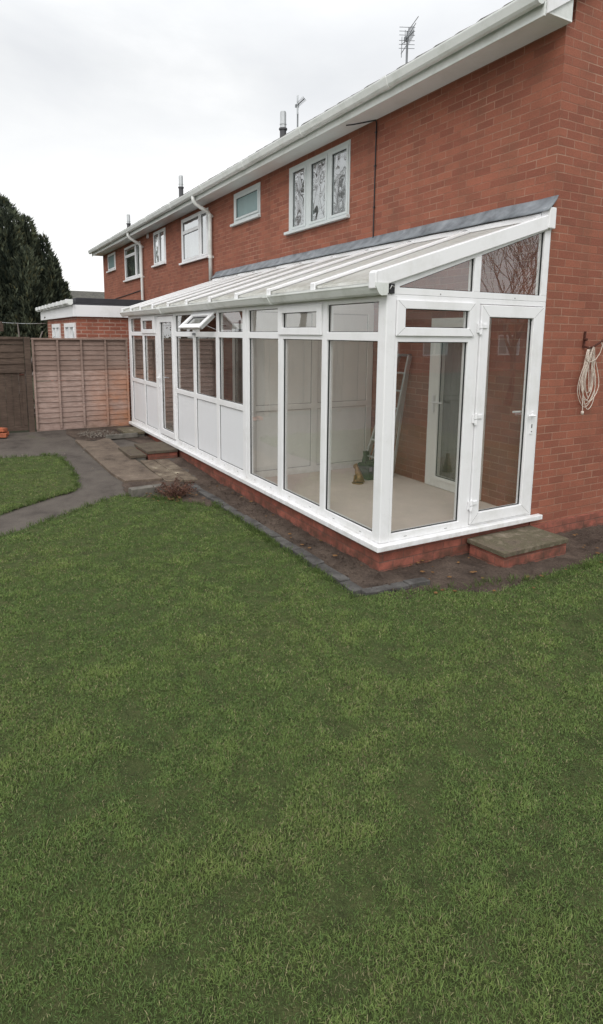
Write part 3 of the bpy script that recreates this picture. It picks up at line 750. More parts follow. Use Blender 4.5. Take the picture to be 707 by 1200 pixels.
# roof
zs_ = lambda y: 2.412+.337*(y+1.93)
bx = [-.035,-.955,-1.855,-2.695,-3.545,-4.43,-5.28,-6.11,-6.85,-7.50,-8.14]
for x1, x0 in zip(bx, bx[1:]):
    b = MB(); b.prism([(-1.945,zs_(-1.945)-.02),(-.02,zs_(-.02)-.02),(-.02,zs_(-.02)),(-1.945,zs_(-1.945))], FX, x0+.012, x1-.012); b.build('roof_sheet', 'roof_sheet', C)
for i, xx in enumerate(bx):
    if i == 0: continue
    b = MB(); b.prism([(-1.955,zs_(-1.955)-.03),(-.05,zs_(-.05)-.03),(-.05,zs_(-.05)+.028),(-1.955,zs_(-1.955)+.028)], FX, xx-.010, xx+.010)
    b.prism([(-1.9555,zs_(-1.955)+.005),(-.045,zs_(-.05)+.005),(-.045,zs_(-.05)+.036),(-1.9555,zs_(-1.955)+.036)], FX, xx-.032, xx+.032)
    gbar = b.build('glazing_bar', 'upvc', C, bevel=.006)
    b = MB(); b.prism([(-1.972,zs_(-1.97)-.035),(-1.956,zs_(-1.97)-.035),(-1.956,zs_(-1.955)+.043),(-1.972,zs_(-1.97)+.036)], FX, xx-.040, xx+.040); b.build('end_cap', 'upvc', gbar, bevel=.007)
    b = MB(); b.prism([(-.150,zs_(-.15)+.0365),(-.140,zs_(-.14)+.0365),(-.140,zs_(-.14)+.040),(-.150,zs_(-.15)+.040)], FX, xx-.03, xx+.03); b.build('joint_strip', 'rubber', gbar)
b = MB(); b.prism([(-1.94,zs_(-1.94)+.001),(-.05,zs_(-.05)+.001),(-.05,zs_(-.05)+.03),(-1.94,zs_(-1.94)+.03)], FX, -.09, -.056); b.build('rafter_trim', 'upvc', C, bevel=.005)
b = MB(); b.prism([(-.10,3.035),(-.004,3.035),(-.004,3.135),(-.10,3.085)], FX, -8.2, -.051); b.build('wall_plate', 'upvc', C, bevel=.004)
b = MB(); n = 90
pr = []
for i in range(n+1):
    xx = -8.25+8.30*i/n; wv = noise.noise(Vector((xx*2.3,0,0)))*.010
    pr.append([b.bm.verts.new(p) for p in ((xx,-.004,3.238+wv*.6),(xx,-.022,3.20+wv*.4),(xx,-.06+wv*.4,3.155+wv),(xx,-.122+wv,3.098+wv))])
for i in range(n):
    for k in range(3): b.bm.faces.new([pr[i][k], pr[i][k+1], pr[i+1][k+1], pr[i+1][k]])
o = b.build('lead_flashing', 'lead', C, smooth=True)
sm = o.modifiers.new('thick', 'SOLIDIFY'); sm.thickness = .006
gpf = [(-1.87,2.372),(-1.87,2.31),(-1.885,2.288),(-1.93,2.284),(-1.955,2.298),(-1.968,2.32),(-1.982,2.345),(-1.990,2.355),(-1.990,2.372)]
b = MB(); b.prism(gpf, FX, -8.27, .034); gt = b.build('gutter', 'upvc_gutter', C)
for xx in (-1.89, -5.72):
    b = MB(); b.prism([(y_-.008 if y_ < -1.9 else y_+.0005, z_+(.005 if z_ > 2.36 else -.008)) for y_, z_ in gpf], FX, xx-.055, xx+.055); b.build('union', 'upvc_gutter', gt, bevel=.003)
b = MB(); b.prism([(y_-.004 if y_ < -1.9 else y_+.0005, z_+(.004 if z_ > 2.36 else -.005)) for y_, z_ in gpf], FX, .0345, .042); b.build('stop_end', 'upvc_gutter', gt)
# far end wall and inner partition
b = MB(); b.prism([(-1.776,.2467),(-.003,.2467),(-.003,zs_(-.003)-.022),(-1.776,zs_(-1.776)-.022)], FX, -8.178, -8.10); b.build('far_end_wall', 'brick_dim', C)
ph = [(-1.715,-.937,.305,1.052),(-1.715,-.937,1.118,2.24),(-.85,-.09,.305,1.052),(-.85,-.09,1.118,2.24)]
b = MB(); b.plate(FX, -1.776, -.003, .2215, 2.30, ph, -2.755, -2.69); pt = b.build('partition', 'upvc_inner', C, bevel=.004)
for p in ph:
    b = MB(); b.plate(FX, p[0]-.001, p[1]+.001, p[2]-.001, p[3]+.001, [], -2.735, -2.707); pn = b.build('panel', 'upvc_inner', pt)
    b = MB(); b.plate(FX, p[0], p[1], p[2], p[3], [(p[0]+.008,p[1]-.008,p[2]+.008,p[3]-.008)], -2.7065, -2.702); b.build('bead_shadow_line', 'bead_shade', pt)  # shadow line put into the colour of the ring
b = MB(); b.prism([(-1.776,2.3005),(-.003,2.3005),(-.003,zs_(-.003)-.022),(-1.776,zs_(-1.776)-.022)], FX, -2.745, -2.70); b.build('partition_top', 'upvc_inner', pt)

# ------------------------------------------------------------------ inside the conservatory
L = empty('stepladder', (-2.15,-.2,.22), 'folded aluminium stepladder leaning on the brick wall inside the conservatory', 'ladder')
A0, A1 = Vector((-2.44,-.30,.225)), Vector((-2.085,-.045,1.74)); B0, B1 = Vector((-1.96,-.30,.225)), Vector((-1.885,-.045,1.74))
for p, q in ((A0, A1), (B0, B1)):
    MB().bar(p, q, .028, .055, up=(0,-1,.2)).build('rail', 'aluminium', L, bevel=.003)
for p, q in ((A0, A1), (B0, B1)):
    off = Vector((.0,.06,0)); MB().bar(p+off+Vector((0,.05,0)), p.lerp(q, .88)+Vector((0,.02,0)), .02, .03, up=(0,-1,.2)).build('rear_rail', 'aluminium', L, bevel=.003)
for k in range(1, 7):
    MB().bar(A0.lerp(A1, k/7), B0.lerp(B1, k/7), .075, .02, up=(0,.15,1)).build('tread', 'aluminium', L, bevel=.003)
MB().bar(A1+Vector((0,0,.0)), B1+Vector((0,0,.0)), .06, .03).build('top_cap', 'grey_metal', L, bevel=.004)
for p in (A0, B0): MB().box(p.x-.025, p.x+.025, p.y-.03, p.y+.03, .2215, .255).build('rubber_foot', 'rubber', L, bevel=.004)
K = empty('tool_case', (-2.15,-.5,.22), 'dark green plastic case on the floor at the foot of the stepladder', 'tool case')
MB().box(-2.20,-1.98,-.55,-.34,.2215,.36).build('body', 'green_plastic', K, bevel=.015)
MB().box(-2.205,-1.975,-.555,-.335,.361,.41).build('lid', 'green_plastic', K, bevel=.018)
b = MB(); b.tube([(-2.09,-.51,.40),(-2.09,-.51,.445),(-2.09,-.38,.445),(-2.09,-.38,.40)], .010, 8); b.build('handle', 'rubber', K)
for yy in (-.51,-.39): MB().box(-1.9795,-1.968,yy-.02,yy+.02,.335,.385).build('latch', 'grey_metal', K, bevel=.003)
b = MB(); b.box(-2.42,-2.33,-.34,-.26,.2215,.50); bmesh.ops.subdivide_edges(b.bm, edges=b.bm.edges[:], cuts=4, use_grid_fill=True)
for v in b.bm.verts:
    k = (v.co.z-.22)/.36; v.co.x += (v.co.x+2.365)*(-.35*k)+noise.noise(v.co*7)*.02; v.co.y += (v.co.y+.31)*(-.35*k)+noise.noise(v.co*7+Vector((3,1,0)))*.02
tag(b.build('garden_sack', 'green_plastic', smooth=True), 'dark green sack standing behind the stepladder by the partition', 'sack')

def skin_body(name, verts, edges, radii, mat, parent=None, sub=2, org=Vector((0,0,0))):
    me = bpy.data.meshes.new(name); me.from_pydata([Vector(v)-org for v in verts], edges, []); me.update()
    o = bpy.data.objects.new(name, me); col.objects.link(o)
    if parent: o.parent = parent
    sk = o.modifiers.new('skin', 'SKIN'); sk.use_smooth_shade = True
    for i, rr in enumerate(radii): me.skin_vertices[0].data[i].radius = (rr, rr) if not isinstance(rr, tuple) else rr
    me.skin_vertices[0].data[0].use_root = True
    ss = o.modifiers.new('sub', 'SUBSURF'); ss.levels = sub; ss.render_levels = sub
    me.materials.append(M[mat]); return o
ox, oy, oz = -1.93, -.73, .221
O = empty('dog_ornament', (ox, oy, oz), 'small golden dog ornament sitting on the floor inside the near glass', 'ornament')
dx = Vector((-.75, -.66, 0)).normalized(); sdv = Vector((-dx.y, dx.x, 0))
def P(fw, sd_, up): return Vector((ox,oy,oz)) + dx*fw + sdv*sd_ + Vector((0,0,up))
V_ = [P(-.035,0,.055), P(-.015,0,.10), P(.005,0,.15), P(.015,0,.185), P(.03,0,.21), P(.062,0,.20),    # pelvis..neck..head..muzzle
      P(.02,.028,.12), P(.035,.028,.06), P(.04,.028,.012), P(.02,-.028,.12), P(.035,-.028,.06), P(.04,-.028,.012),
      P(-.015,.042,.045), P(.02,.046,.035), P(.015,.046,.012), P(-.015,-.042,.045), P(.02,-.046,.035), P(.015,-.046,.012),
      P(-.075,0,.03), P(-.09,.03,.03), P(.018,.022,.238), P(.018,-.022,.238)]
Ed = [(0,1),(1,2),(2,3),(3,4),(4,5),(2,6),(6,7),(7,8),(2,9),(9,10),(10,11),(0,12),(12,13),(13,14),(0,15),(15,16),(16,17),(0,18),(18,19),(4,20),(4,21)]
Ra = [.042,.038,.036,.024,.029,.014,.016,.012,.013,.016,.012,.013,.024,.014,.012,.024,.014,.012,.010,.007,.008,.008]
skin_body('body', V_, Ed, Ra, 'brass', O, 2, Vector((ox,oy,oz)))
b = MB(); b.tube([(ox,oy,oz),(ox,oy,oz+.012)], .072, 20); b.build('base', 'brass', O, bevel=.003)

# ------------------------------------------------------------------ gable wall: rope on its hook, tap
K = empty('wall_hook', (0,.58,1.9), 'rusty iron hook fixed to the brick gable wall', 'hook')
MB().bar((.012,.575,1.87), (.012,.585,2.035), .014, .020, up=(1,0,0)).build('plate', 'rust', K, bevel=.003)
b = MB(); b.tube([(.02,.575,1.955),(.045,.575,1.955)], .014, 8); b.build('bolt', 'rust', K)
b = MB(); b.tube([(.02,.585,1.885),(.055,.60,1.875),(.075,.64,1.885),(.075,.74,1.93),(.06,.86,1.98),(.03,1.0,2.02),(.005,1.05,2.02)], .010, 8); b.build('arm', 'rust', K, smooth=True)
b = MB()
def loop(yc, w, ln, xoff, tw, r_=.0036):
    pts = []
    for k in range(40):
        a = 2*math.pi*k/40
        z = -ln/2*(1-math.cos(a))
        s = math.sin(a); ww = w*(abs(s)**1.1)*(.35+.65*min(1, -z/ln*1.35))
        pts.append((.045+xoff+.012*math.sin(a*2+tw), yc+math.copysign(ww, s)+.012*math.sin(3*a+tw)*(-z/ln), 1.885+z))
    b.tube(pts, r_, 6, cap=False, close=True)
rs = random.Random(3)
for k, (yc, w_, ln) in enumerate(((.63,.135,.60),(.635,.125,.57),(.62,.10,.53),(.64,.075,.46),(.655,.11,.62),(.625,.05,.50),(.64,.14,.54),(.63,.03,.44))):
    loop(yc+rs.uniform(-.01,.01), w_, ln, k*.004, rs.uniform(0,6))
b.tube([(.06,.575,1.86),(.07,.545,1.80),(.07,.56,1.755),(.065,.62,1.735),(.07,.70,1.76),(.075,.755,1.83),(.08,.77,1.90),(.075,.755,1.935)], .004, 6)
b.tube([(.05,.60,1.86),(.055,.575,1.60),(.055,.565,1.40),(.06,.575,1.27),(.06,.575,1.235)], .0042, 6)
b.tube([(.06,.575,1.25),(.06,.575,1.235),(.06,.576,1.215)], [.013,.016,.011], 8)
tag(b.build('coiled_rope', 'rope', smooth=True), 'coil of thin pale rope hanging from the rusty hook on the brick wall', 'rope')
K = empty('outside_tap', (0,1.05,1.07), 'small pale outside tap at the right edge of the brick wall', 'tap')
b = MB(); b.tube([(.0,1.05,1.08),(.07,1.05,1.08),(.09,1.05,1.06),(.09,1.05,1.02)], .013, 10); b.build('spout', 'chrome', K, smooth=True)
b = MB(); b.tube([(.055,1.05,1.09),(.055,1.05,1.125)], .008, 8); b.bar((.055,1.02,1.13), (.055,1.08,1.13), .012, .010); b.build('lever', 'chrome', K)

# ------------------------------------------------------------------ garage extension beyond the fence
Gg = empty('flat_roof_garage', (-11,-1.3,.17), 'flat-roofed brick garage with white fascia beyond the fence', 'garage')
gw = [(-12.35,-11.15,1.15,2.17),(-10.45,-9.14,1.15,2.17)]
b = MB(); b.plate(FY, -13.3, -9.0, 0, 2.29, gw, -2.66, -2.55); b.plate(FX, -2.5495, -.003, 0, 2.29, [], -9.11, -9.0); b.plate(FX, -2.5495, -.003, 0, 2.29, [], -13.3, -13.19)
b.build('wall', 'brick_garage', Gg)
b = MB(); b.box(-14.0,-8.94,-2.735,-2.70,2.285,2.512); b.box(-8.985,-8.938,-2.6995,-.003,2.286,2.513); b.build('fascia', 'upvc', Gg, bevel=.004)
b = MB(); b.box(-14.0,-8.99,-2.699,-.003,2.50,2.55); b.box(-9.35,-9.0,-2.66,-.004,2.5505,2.655); b.box(-13.9,-9.36,-2.66,-.004,2.5505,2.60); b.build('roof', 'felt', Gg, bevel=.008)
b = MB(); b.prism([(-2.736,2.61),(-2.736,2.535),(-2.76,2.508),(-2.81,2.505),(-2.845,2.54),(-2.85,2.61)], FX, -14.1, -8.88); gt = b.build('gutter', 'upvc_gutter', Gg)
for k in range(9):
    xx = -13.8+k*.6
    b = MB(); b.prism([(-2.7358,2.615),(-2.7358,2.53),(-2.76,2.501),(-2.812,2.498),(-2.852,2.536),(-2.858,2.618)], FX, xx-.05, xx+.05); b.build('bracket', 'upvc', gt)
for x0, x1, z0, z1 in gw:
    xm = (x0+x1)/2; pn = [(x0+.09,xm-.05,z0+.09,z1-.09),(xm+.05,x1-.09,z0+.09,z1-.09)]
    b = MB(); b.plate(FY, x0+.002, x1-.002, z0+.002, z1-.002, pn, -2.69, -2.60); wf = b.build('window', 'upvc', Gg, bevel=.004)
    for p in pn:
        b = MB(); b.quad([(p[0],-2.65,p[2]),(p[1],-2.65,p[2]),(p[1],-2.65,p[3]),(p[0],-2.65,p[3])]); b.build('pane', 'glass_house', wf, recalc=False)
    b = MB(); b.quad([(x0,-2.5,z0),(x1,-2.5,z0),(x1,-2.5,z1),(x0,-2.5,z1)]); b.build('blind', 'curtain_grey', wf, recalc=False)

# ------------------------------------------------------------------ fences
def lap_boards(b, y0, y1, z0, z1, n, x, seed=0, th=.012, tilt=.017, jit=.006):
    rr = random.Random(seed); hgt = (z1-z0)/n
    for i in range(n):
        za = z0+i*hgt+rr.uniform(-jit,jit); zb = za+hgt*1.12; sg = rr.uniform(-jit,jit)
        xo = x+tilt
        seg = 10
        P0 = []
        for k in range(seg+1):
            yy = y0+(y1-y0)*k/seg; wv = noise.noise(Vector((yy*2.1, i*3.7+seed, 0)))*.012
            P0.append((yy, za+wv+sg*(k/seg-.5)*2))
        for k in range(seg):
            (ya, wa), (yb, wb) = P0[k], P0[k+1]
            b.hexa([(xo-th,ya,wa),(xo,ya,wa),(xo,yb,wb),(xo-th,yb,wb),(x-th,ya,wa+hgt*1.12),(x,ya,wa+hgt*1.12),(x,yb,wb+hgt*1.12),(x-th,yb,wb+hgt*1.12)])
F = empty('lap_fence', (-8.2,-2.72,.17), 'weathered lap fence panel with orange damp stain between dark gate and conservatory', 'fence')
b = MB(); lap_boards(b, -3.60, -1.875, .20, 1.275, 11, -8.215, 1); b.build('lower_boards', 'fence_wood', F)
b = MB(); lap_boards(b, -3.595, -1.875, 1.275, 1.83, 6, -8.217, 2, tilt=.018); b.build('upper_boards', 'fence_wood', F)
for yy in (-3.585,-3.165,-2.745,-2.305,-1.90):
    MB().box(-8.192,-8.165,yy-.018,yy+.018,.19,1.835).build('batten', 'fence_wood', F, bevel=.003)
MB().box(-8.24,-8.16,-3.61,-1.87,1.836,1.868).build('top_rail', 'fence_wood', F, bevel=.004)
MB().box(-8.23,-8.18,-3.60,-1.875,.08,.195).build('gravel_board', 'fence_wood', F, bevel=.004)
tag(MB().box(-8.26,-8.15,-3.725,-3.625,.0,1.885).build('fence_post', 'fence_dark', bevel=.006), 'dark square timber post between the gate and the pale fence panel', 'fence post')
Gt = empty('garden_gate', (-8.2,-4.25,.17), 'dark brown timber garden gate at the left edge of the photo', 'gate')
b = MB(); lap_boards(b, -4.75,-3.735,1.28,1.86,5,-8.225,5); b.build('upper_boards', 'fence_dark', Gt)
b = MB()
for k in range(9): b.box(-8.225,-8.207+random.uniform(-.003,.003),-4.75+k*.113,-4.75+k*.113+.109,.19,1.27)
b.build('lower_boards', 'fence_dark', Gt, bevel=.003)
for a in ((-8.206,-8.18,-4.75,-3.735,1.245,1.30),(-8.206,-8.18,-4.75,-3.735,.19,.27),(-8.206,-8.18,-4.75,-3.735,1.84,1.885)):
    MB().box(*a).build('rail', 'fence_dark', Gt, bevel=.004)
for a in ((-8.2055,-8.18,-3.80,-3.736,.28,1.235),(-8.2055,-8.18,-4.75,-4.69,.28,1.235)):
    MB().box(*a).build('stile', 'fence_dark', Gt, bevel=.004)
b = MB(); b.box(-8.179,-8.17,-3.83,-3.76,1.20,1.225); b.build('latch', 'rust', Gt)
fp = None
def plain_panel(loc, rz):
    global fp
    lab = 'brown lap fence panel closing off the garden, out of direct view'
    if fp is None:
        fp = empty('lap_fence', (0,0,0), lab, 'fence', 'lap fence panels around the lawn')
        b = MB(); lap_boards(b, -.9, .9, .08, 1.75, 15, 0, 9); b.build('boards', 'fence_mid', fp)
        for yy in (-.88,-.45,0,.45,.88): MB().box(.022,.05,yy-.02,yy+.02,.07,1.75).build('batten', 'fence_mid', fp)
        MB().box(-.03,.06,-.92,.92,1.755,1.79).build('top_rail', 'fence_mid', fp)
        MB().box(-.05,.05,.93,1.02,0,1.85).build('post', 'fence_mid', fp)
        o = fp
    else:
        o = fp.copy(); col.objects.link(o)
        for ch in fp.children:
            c = ch.copy(); col.objects.link(c); c.parent = o
    o.location = loc; o.rotation_euler = (0,0,rz)
for k in range(4): plain_panel((-8.2,-5.75-1.93*k,.17), 0)
for k in range(10): plain_panel((-7.2+1.93*k,-12.6,.02), R(90))

# loose bricks by the gate
for k, (x_, y_, z_, a_) in enumerate(((-7.98,-4.16,.17,.3),(-7.75,-4.23,.16,1.2),(-7.93,-4.21,.236,.7),(-7.8,-4.42,.165,.1))):
    b = MB(); c_, s_ = math.cos(a_), math.sin(a_); Q = []
    for zz in (z_, z_+.065):
        for q1, q2 in ((-.107,-.05),(.107,-.05),(.107,.05),(-.107,.05)): Q.append((x_+c_*q1-s_*q2, y_+s_*q1+c_*q2, zz))
    b.hexa(Q)
    lb = ['loose orange brick on the ground nearest the gate post', 'loose orange brick at the front of the small pile', 'loose orange brick lying on top of the small pile', 'loose orange brick at the outer left of the small pile'][k]
    tag(b.build('loose_brick', 'terracotta', bevel=.006), lb, 'brick', 'loose bricks by the gate')

# ------------------------------------------------------------------ foliage helpers
def np_mesh(name, V, F3, F4, mat, cols=None, parent=None, org=(0,0,0)):
    V = np.asarray(V, dtype=np.float32) - np.asarray(org, dtype=np.float32)
    n3, n4 = len(F3), len(F4)
    me = bpy.data.meshes.new(name); me.vertices.add(len(V)); me.vertices.foreach_set('co', V.ravel())
    idx = np.concatenate([np.asarray(F3, dtype=np.int32).ravel(), np.asarray(F4, dtype=np.int32).ravel()])
    me.loops.add(len(idx)); me.loops.foreach_set('vertex_index', idx)
    me.polygons.add(n3+n4)
    st = np.concatenate([np.arange(n3)*3, n3*3+np.arange(n4)*4]).astype(np.int32)
    me.polygons.foreach_set('loop_start', st)
    me.update(calc_edges=True)
    if cols is not None:
        a = me.attributes.new('Col', 'FLOAT_COLOR', 'POINT')
        a.data.foreach_set('color', np.concatenate([np.asarray(cols, dtype=np.float32), np.ones((len(V),1), dtype=np.float32)], 1).ravel())
    me.materials.append(M[mat])
    o = bpy.data.objects.new(name, me); col.objects.link(o)
    if parent: o.parent = parent
    return o
def sprays(Pt, Dr, ln, wd, colr, jit):
    """leaf sprays: one bent kite per point"""
    n = len(Pt); Dr = Dr/np.linalg.norm(Dr, axis=1, keepdims=True)
    rv = rng.normal(size=(n,3)); sd_ = np.cross(Dr, rv); sd_ /= np.linalg.norm(sd_, axis=1, keepdims=True)
    l = (ln*rng.uniform(.6,1.4,n))[:,None]; w_ = (wd*rng.uniform(.6,1.4,n))[:,None]
    nrm = np.cross(Dr, sd_)
    a = Pt; b = Pt+Dr*l*.45+sd_*w_+nrm*l*.06; c = Pt+Dr*l; e = Pt+Dr*l*.45-sd_*w_+nrm*l*.06
    V = np.stack([a,b,c,e],1).reshape(-1,3); F = np.arange(4*n).reshape(-1,4)
    cc = colr*(1+jit*rng.normal(size=(n,1)))
    return V, F, np.repeat(np.clip(cc,.003,1), 4, 0)

def conifer(base, spires, label, seed, n=9000, leafl=.24, leafw=.035):
    global rng
    rng = np.random.default_rng(seed)
    e = empty('conifer_tree', base, label, 'tree', 'dark conifers beyond the fence')
    Vs, Fs, Cs = [], [], []; off = 0
    for (ox, oy, rad, z0, z1, share) in spires:
        m = int(n*share)
        h = rng.power(1.35, m); h = 1-h                        # 0 bottom .. 1 top
        h = 1-rng.uniform(0, 1, m)**.62*1.0
        h = np.clip(h, 0, 1)
        ang = rng.uniform(0, 2*np.pi, m)
        prof = (1-h)**.66
        lump = np.array([noise.noise(Vector((math.cos(a)*1.6+ox, math.sin(a)*1.6+oy, hh*(z1-z0)*.55+seed))) for a, hh in zip(ang, h)])
        lump2 = np.array([noise.noise(Vector((math.cos(a)*4.5+ox, math.sin(a)*4.5+oy, hh*(z1-z0)*1.6+seed))) for a, hh in zip(ang, h)])
        rr = rad*prof*(1+.42*lump+.42*lump2)*np.sqrt(rng.uniform(.45, 1, m))
        Pt = np.stack([base[0]+ox+rr*np.cos(ang), base[1]+oy+rr*np.sin(ang), z0+(z1-z0)*h], 1)
        Dr = np.stack([np.cos(ang)*.55, np.sin(ang)*.55, np.full(m, .9)], 1)+rng.normal(size=(m,3))*.28
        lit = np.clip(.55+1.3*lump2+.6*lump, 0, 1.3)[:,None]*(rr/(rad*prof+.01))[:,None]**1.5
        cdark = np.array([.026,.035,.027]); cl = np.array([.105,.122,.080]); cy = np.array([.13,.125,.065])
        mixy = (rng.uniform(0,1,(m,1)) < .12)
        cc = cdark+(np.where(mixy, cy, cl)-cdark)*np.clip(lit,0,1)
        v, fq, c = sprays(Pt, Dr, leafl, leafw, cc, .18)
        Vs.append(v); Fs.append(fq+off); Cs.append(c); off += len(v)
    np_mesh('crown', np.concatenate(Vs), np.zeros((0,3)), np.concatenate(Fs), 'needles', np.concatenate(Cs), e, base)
    # dark hull added inside the crown, blocks the sky except near the outline
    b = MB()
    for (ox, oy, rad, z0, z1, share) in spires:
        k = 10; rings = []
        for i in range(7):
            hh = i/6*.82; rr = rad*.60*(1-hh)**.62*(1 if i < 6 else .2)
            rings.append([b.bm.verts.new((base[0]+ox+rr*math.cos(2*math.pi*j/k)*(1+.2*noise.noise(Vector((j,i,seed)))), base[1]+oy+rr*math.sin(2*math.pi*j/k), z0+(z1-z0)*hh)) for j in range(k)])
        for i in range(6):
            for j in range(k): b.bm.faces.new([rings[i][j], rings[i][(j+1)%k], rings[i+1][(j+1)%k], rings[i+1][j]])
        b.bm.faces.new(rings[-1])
    b.build('dark_core', 'felt_green', e)
    b = MB()
    ox, oy, rad, z0, z1, _ = spires[0]
    b.tube([(base[0],base[1],-.1),(base[0]+ox*.5,base[1]+oy*.5,1.5),(base[0]+ox,base[1]+oy,z1*.7)], [.28,.22,.06], 9); b.build('trunk', 'bark', e)
    return e
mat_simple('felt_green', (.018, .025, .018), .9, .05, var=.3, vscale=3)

def bare_tree(base, height, label, seed, spread=.6, nm='bare_tree', depth=7, tmat='bark', group=None, r0=.16):
    rr = random.Random(seed)
    e = empty(nm, base, label, 'tree', group)
    tb, wb = MB(), MB()
    def grow(p, dv, ln, rad, lv):
        pts = [p]; q = p; dd = dv.copy(); k = 4 if lv < 3 else 3
        for i in range(k):
            dd = (dd + Vector((rr.uniform(-1,1), rr.uniform(-1,1), rr.uniform(-.5,.8)))*.16).normalized(); q = q+dd*ln/k; pts.append(q)
        b = tb if lv < 2 else wb
        b.tube(pts, [max(.006, rad*(1-.45*i/k)) for i in range(k+1)], 7 if lv < 2 else 4 if lv < 4 else 3, cap=False)
        if lv >= depth: return
        nb = rr.choice((3,4)) if lv < 3 else rr.choice((2,3,2))
        for i in range(nb):
            tpos = rr.uniform(.45, 1.0) if i else 1.0
            j = min(k, max(1, int(tpos*k+.5))); ax = Vector((rr.uniform(-1,1), rr.uniform(-1,1), rr.uniform(-.3,.6)))
            nd = (dd + ax*spread*(1.1 if i else .5)).normalized()
            grow(pts[j], nd, ln*rr.uniform(.62,.82), rad*(.62 if i == 0 else .45), lv+1)
    grow(Vector(base), Vector((0,0,1)), height*.26, r0*height/9, 0)
    tb.build('trunk', tmat, e, smooth=True, recalc=False); wb.build('branches', 'twig', e, recalc=False)
    return e

# conifers, far beyond the garage; placed from rays of the calibrated camera
def rt(s, back=0): return (.49*s-.87*back, .868*s+.49*back)
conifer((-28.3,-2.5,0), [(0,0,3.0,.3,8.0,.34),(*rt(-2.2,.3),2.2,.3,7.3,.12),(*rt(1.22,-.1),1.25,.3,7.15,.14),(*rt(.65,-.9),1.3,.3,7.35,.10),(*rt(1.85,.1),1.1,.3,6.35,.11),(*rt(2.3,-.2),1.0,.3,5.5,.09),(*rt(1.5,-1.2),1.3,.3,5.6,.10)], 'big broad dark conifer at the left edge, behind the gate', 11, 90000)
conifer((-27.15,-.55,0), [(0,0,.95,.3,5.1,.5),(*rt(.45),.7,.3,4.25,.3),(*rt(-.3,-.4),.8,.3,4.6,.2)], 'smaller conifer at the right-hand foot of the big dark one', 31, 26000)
# trees on the far side of the garden (seen mirrored in the glass) and round the neighbouring plots
bare_tree((-21.,-10.5,0), 13.5, 'bare broad tree beyond the far left corner of the garden', 5, group='bare winter trees around the garden')
bare_tree((-26.,-16.,0), 15.0, 'bare tall tree far beyond the left fence', 8, group='bare winter trees around the garden')
bare_tree((-15.,-15.5,0), 12.5, 'bare tree behind the bottom fence of the garden', 12, group='bare winter trees around the garden')
bare_tree((-31.,-10.5,0), 13.0, 'bare tree left of the dark conifers', 15, group='bare winter trees around the garden')
bare_tree((8.6,9.3,0), 6.8, 'bare tree in the plot beside the brick gable', 21, depth=6)
bare_tree((-33.5,-.3,0), 4.5, 'small bare tree whose twigs show above the garage roof', 33, depth=5, r0=.08)

# far house behind the garage
N = empty('far_house', (-44, 3, 0), 'distant low house with a dark roof glimpsed between conifers and terrace', 'house')
b = MB(); b.box(-48, -40.5, -7, 14, -.2, 2.7); b.build('wall', 'brick', N)
b = MB(); pr_ = [(-39.9,2.6),(-44.2,5.0),(-48.5,2.6),(-48.5,2.45),(-44.2,4.8),(-39.9,2.45)]
b.prism(pr_, lambda u_, v_, w_: (u_, w_, v_), -7.3, 14.3); b.build('roof', 'tile', N)
b = MB(); b.box(-44.5, -43.9, 9.5, 10.2, 4.7, 5.5); b.build('chimney', 'brick', N)
# neighbour house opposite the gable end (seen mirrored in the end door)
N = empty('neighbour_house', (26, 25, 0), 'neighbouring brick bungalow with white windows beyond the gable end', 'house')
b = MB(); nw = [(a, a+1.8, .9, 2.1) for a in (14, 17.5, 20.6, 23.2, 26, 29.5)]
b.plate(FX, 12, 38, -.2, 2.9, nw, 22.0, 22.2); b.box(22.2, 30, 12, 38, -.2, 2.89); b.build('wall', 'brick', N)
for y0, y1, z0, z1 in nw:
    ym = (y0+y1)/2; b = MB(); b.plate(FX, y0, y1, z0, z1, [(y0+.08,ym-.04,z0+.08,z1-.08),(ym+.04,y1-.08,z0+.08,z1-.08)], 21.98, 22.1); wf = b.build('window', 'upvc', N)
    b = MB(); b.quad([(22.08,y0,z0),(22.08,y1,z0),(22.08,y1,z1),(22.08,y0,z1)]); b.build('pane', 'frosted_teal', wf, recalc=False)
b = MB(); b.prism([(21.6,2.85),(26,4.9),(30.4,2.85),(30.4,2.7),(26,4.7),(21.6,2.7)], lambda u_, v_, w_: (u_, w_, v_), 11.7, 38.3); b.build('roof', 'tile', N)

# washing line beyond the fence
Wl = empty('washing_line', (-9.6,-5.0,.17), 'thin washing line strung across in front of the dark conifers', 'washing line')
P0 = Vector((-9.6,-4.75,2.245)); P1 = Vector((-13.3,-2.70,2.20)); pts = [P0.lerp(P1, k/12)-Vector((0,0,.05*math.sin(math.pi*k/12))) for k in range(13)]
MB().tube(pts, .007, 6).build('line', 'curtain_grey', Wl)
b = MB(); b.tube([(-9.6,-4.78,-.1),(-9.6,-4.78,2.3)], .03, 8); b.build('post', 'grey_metal', Wl)
q = pts[5]
b = MB(); b.box(q.x-.05, q.x+.05, q.y-.05, q.y+.05, q.z-.20, q.z-.03); b.box(q.x-.03,q.x+.03,q.y-.03,q.y+.03,q.z-.03,q.z+.02); b.build('peg_bag', 'fence_dark', Wl, bevel=.01)

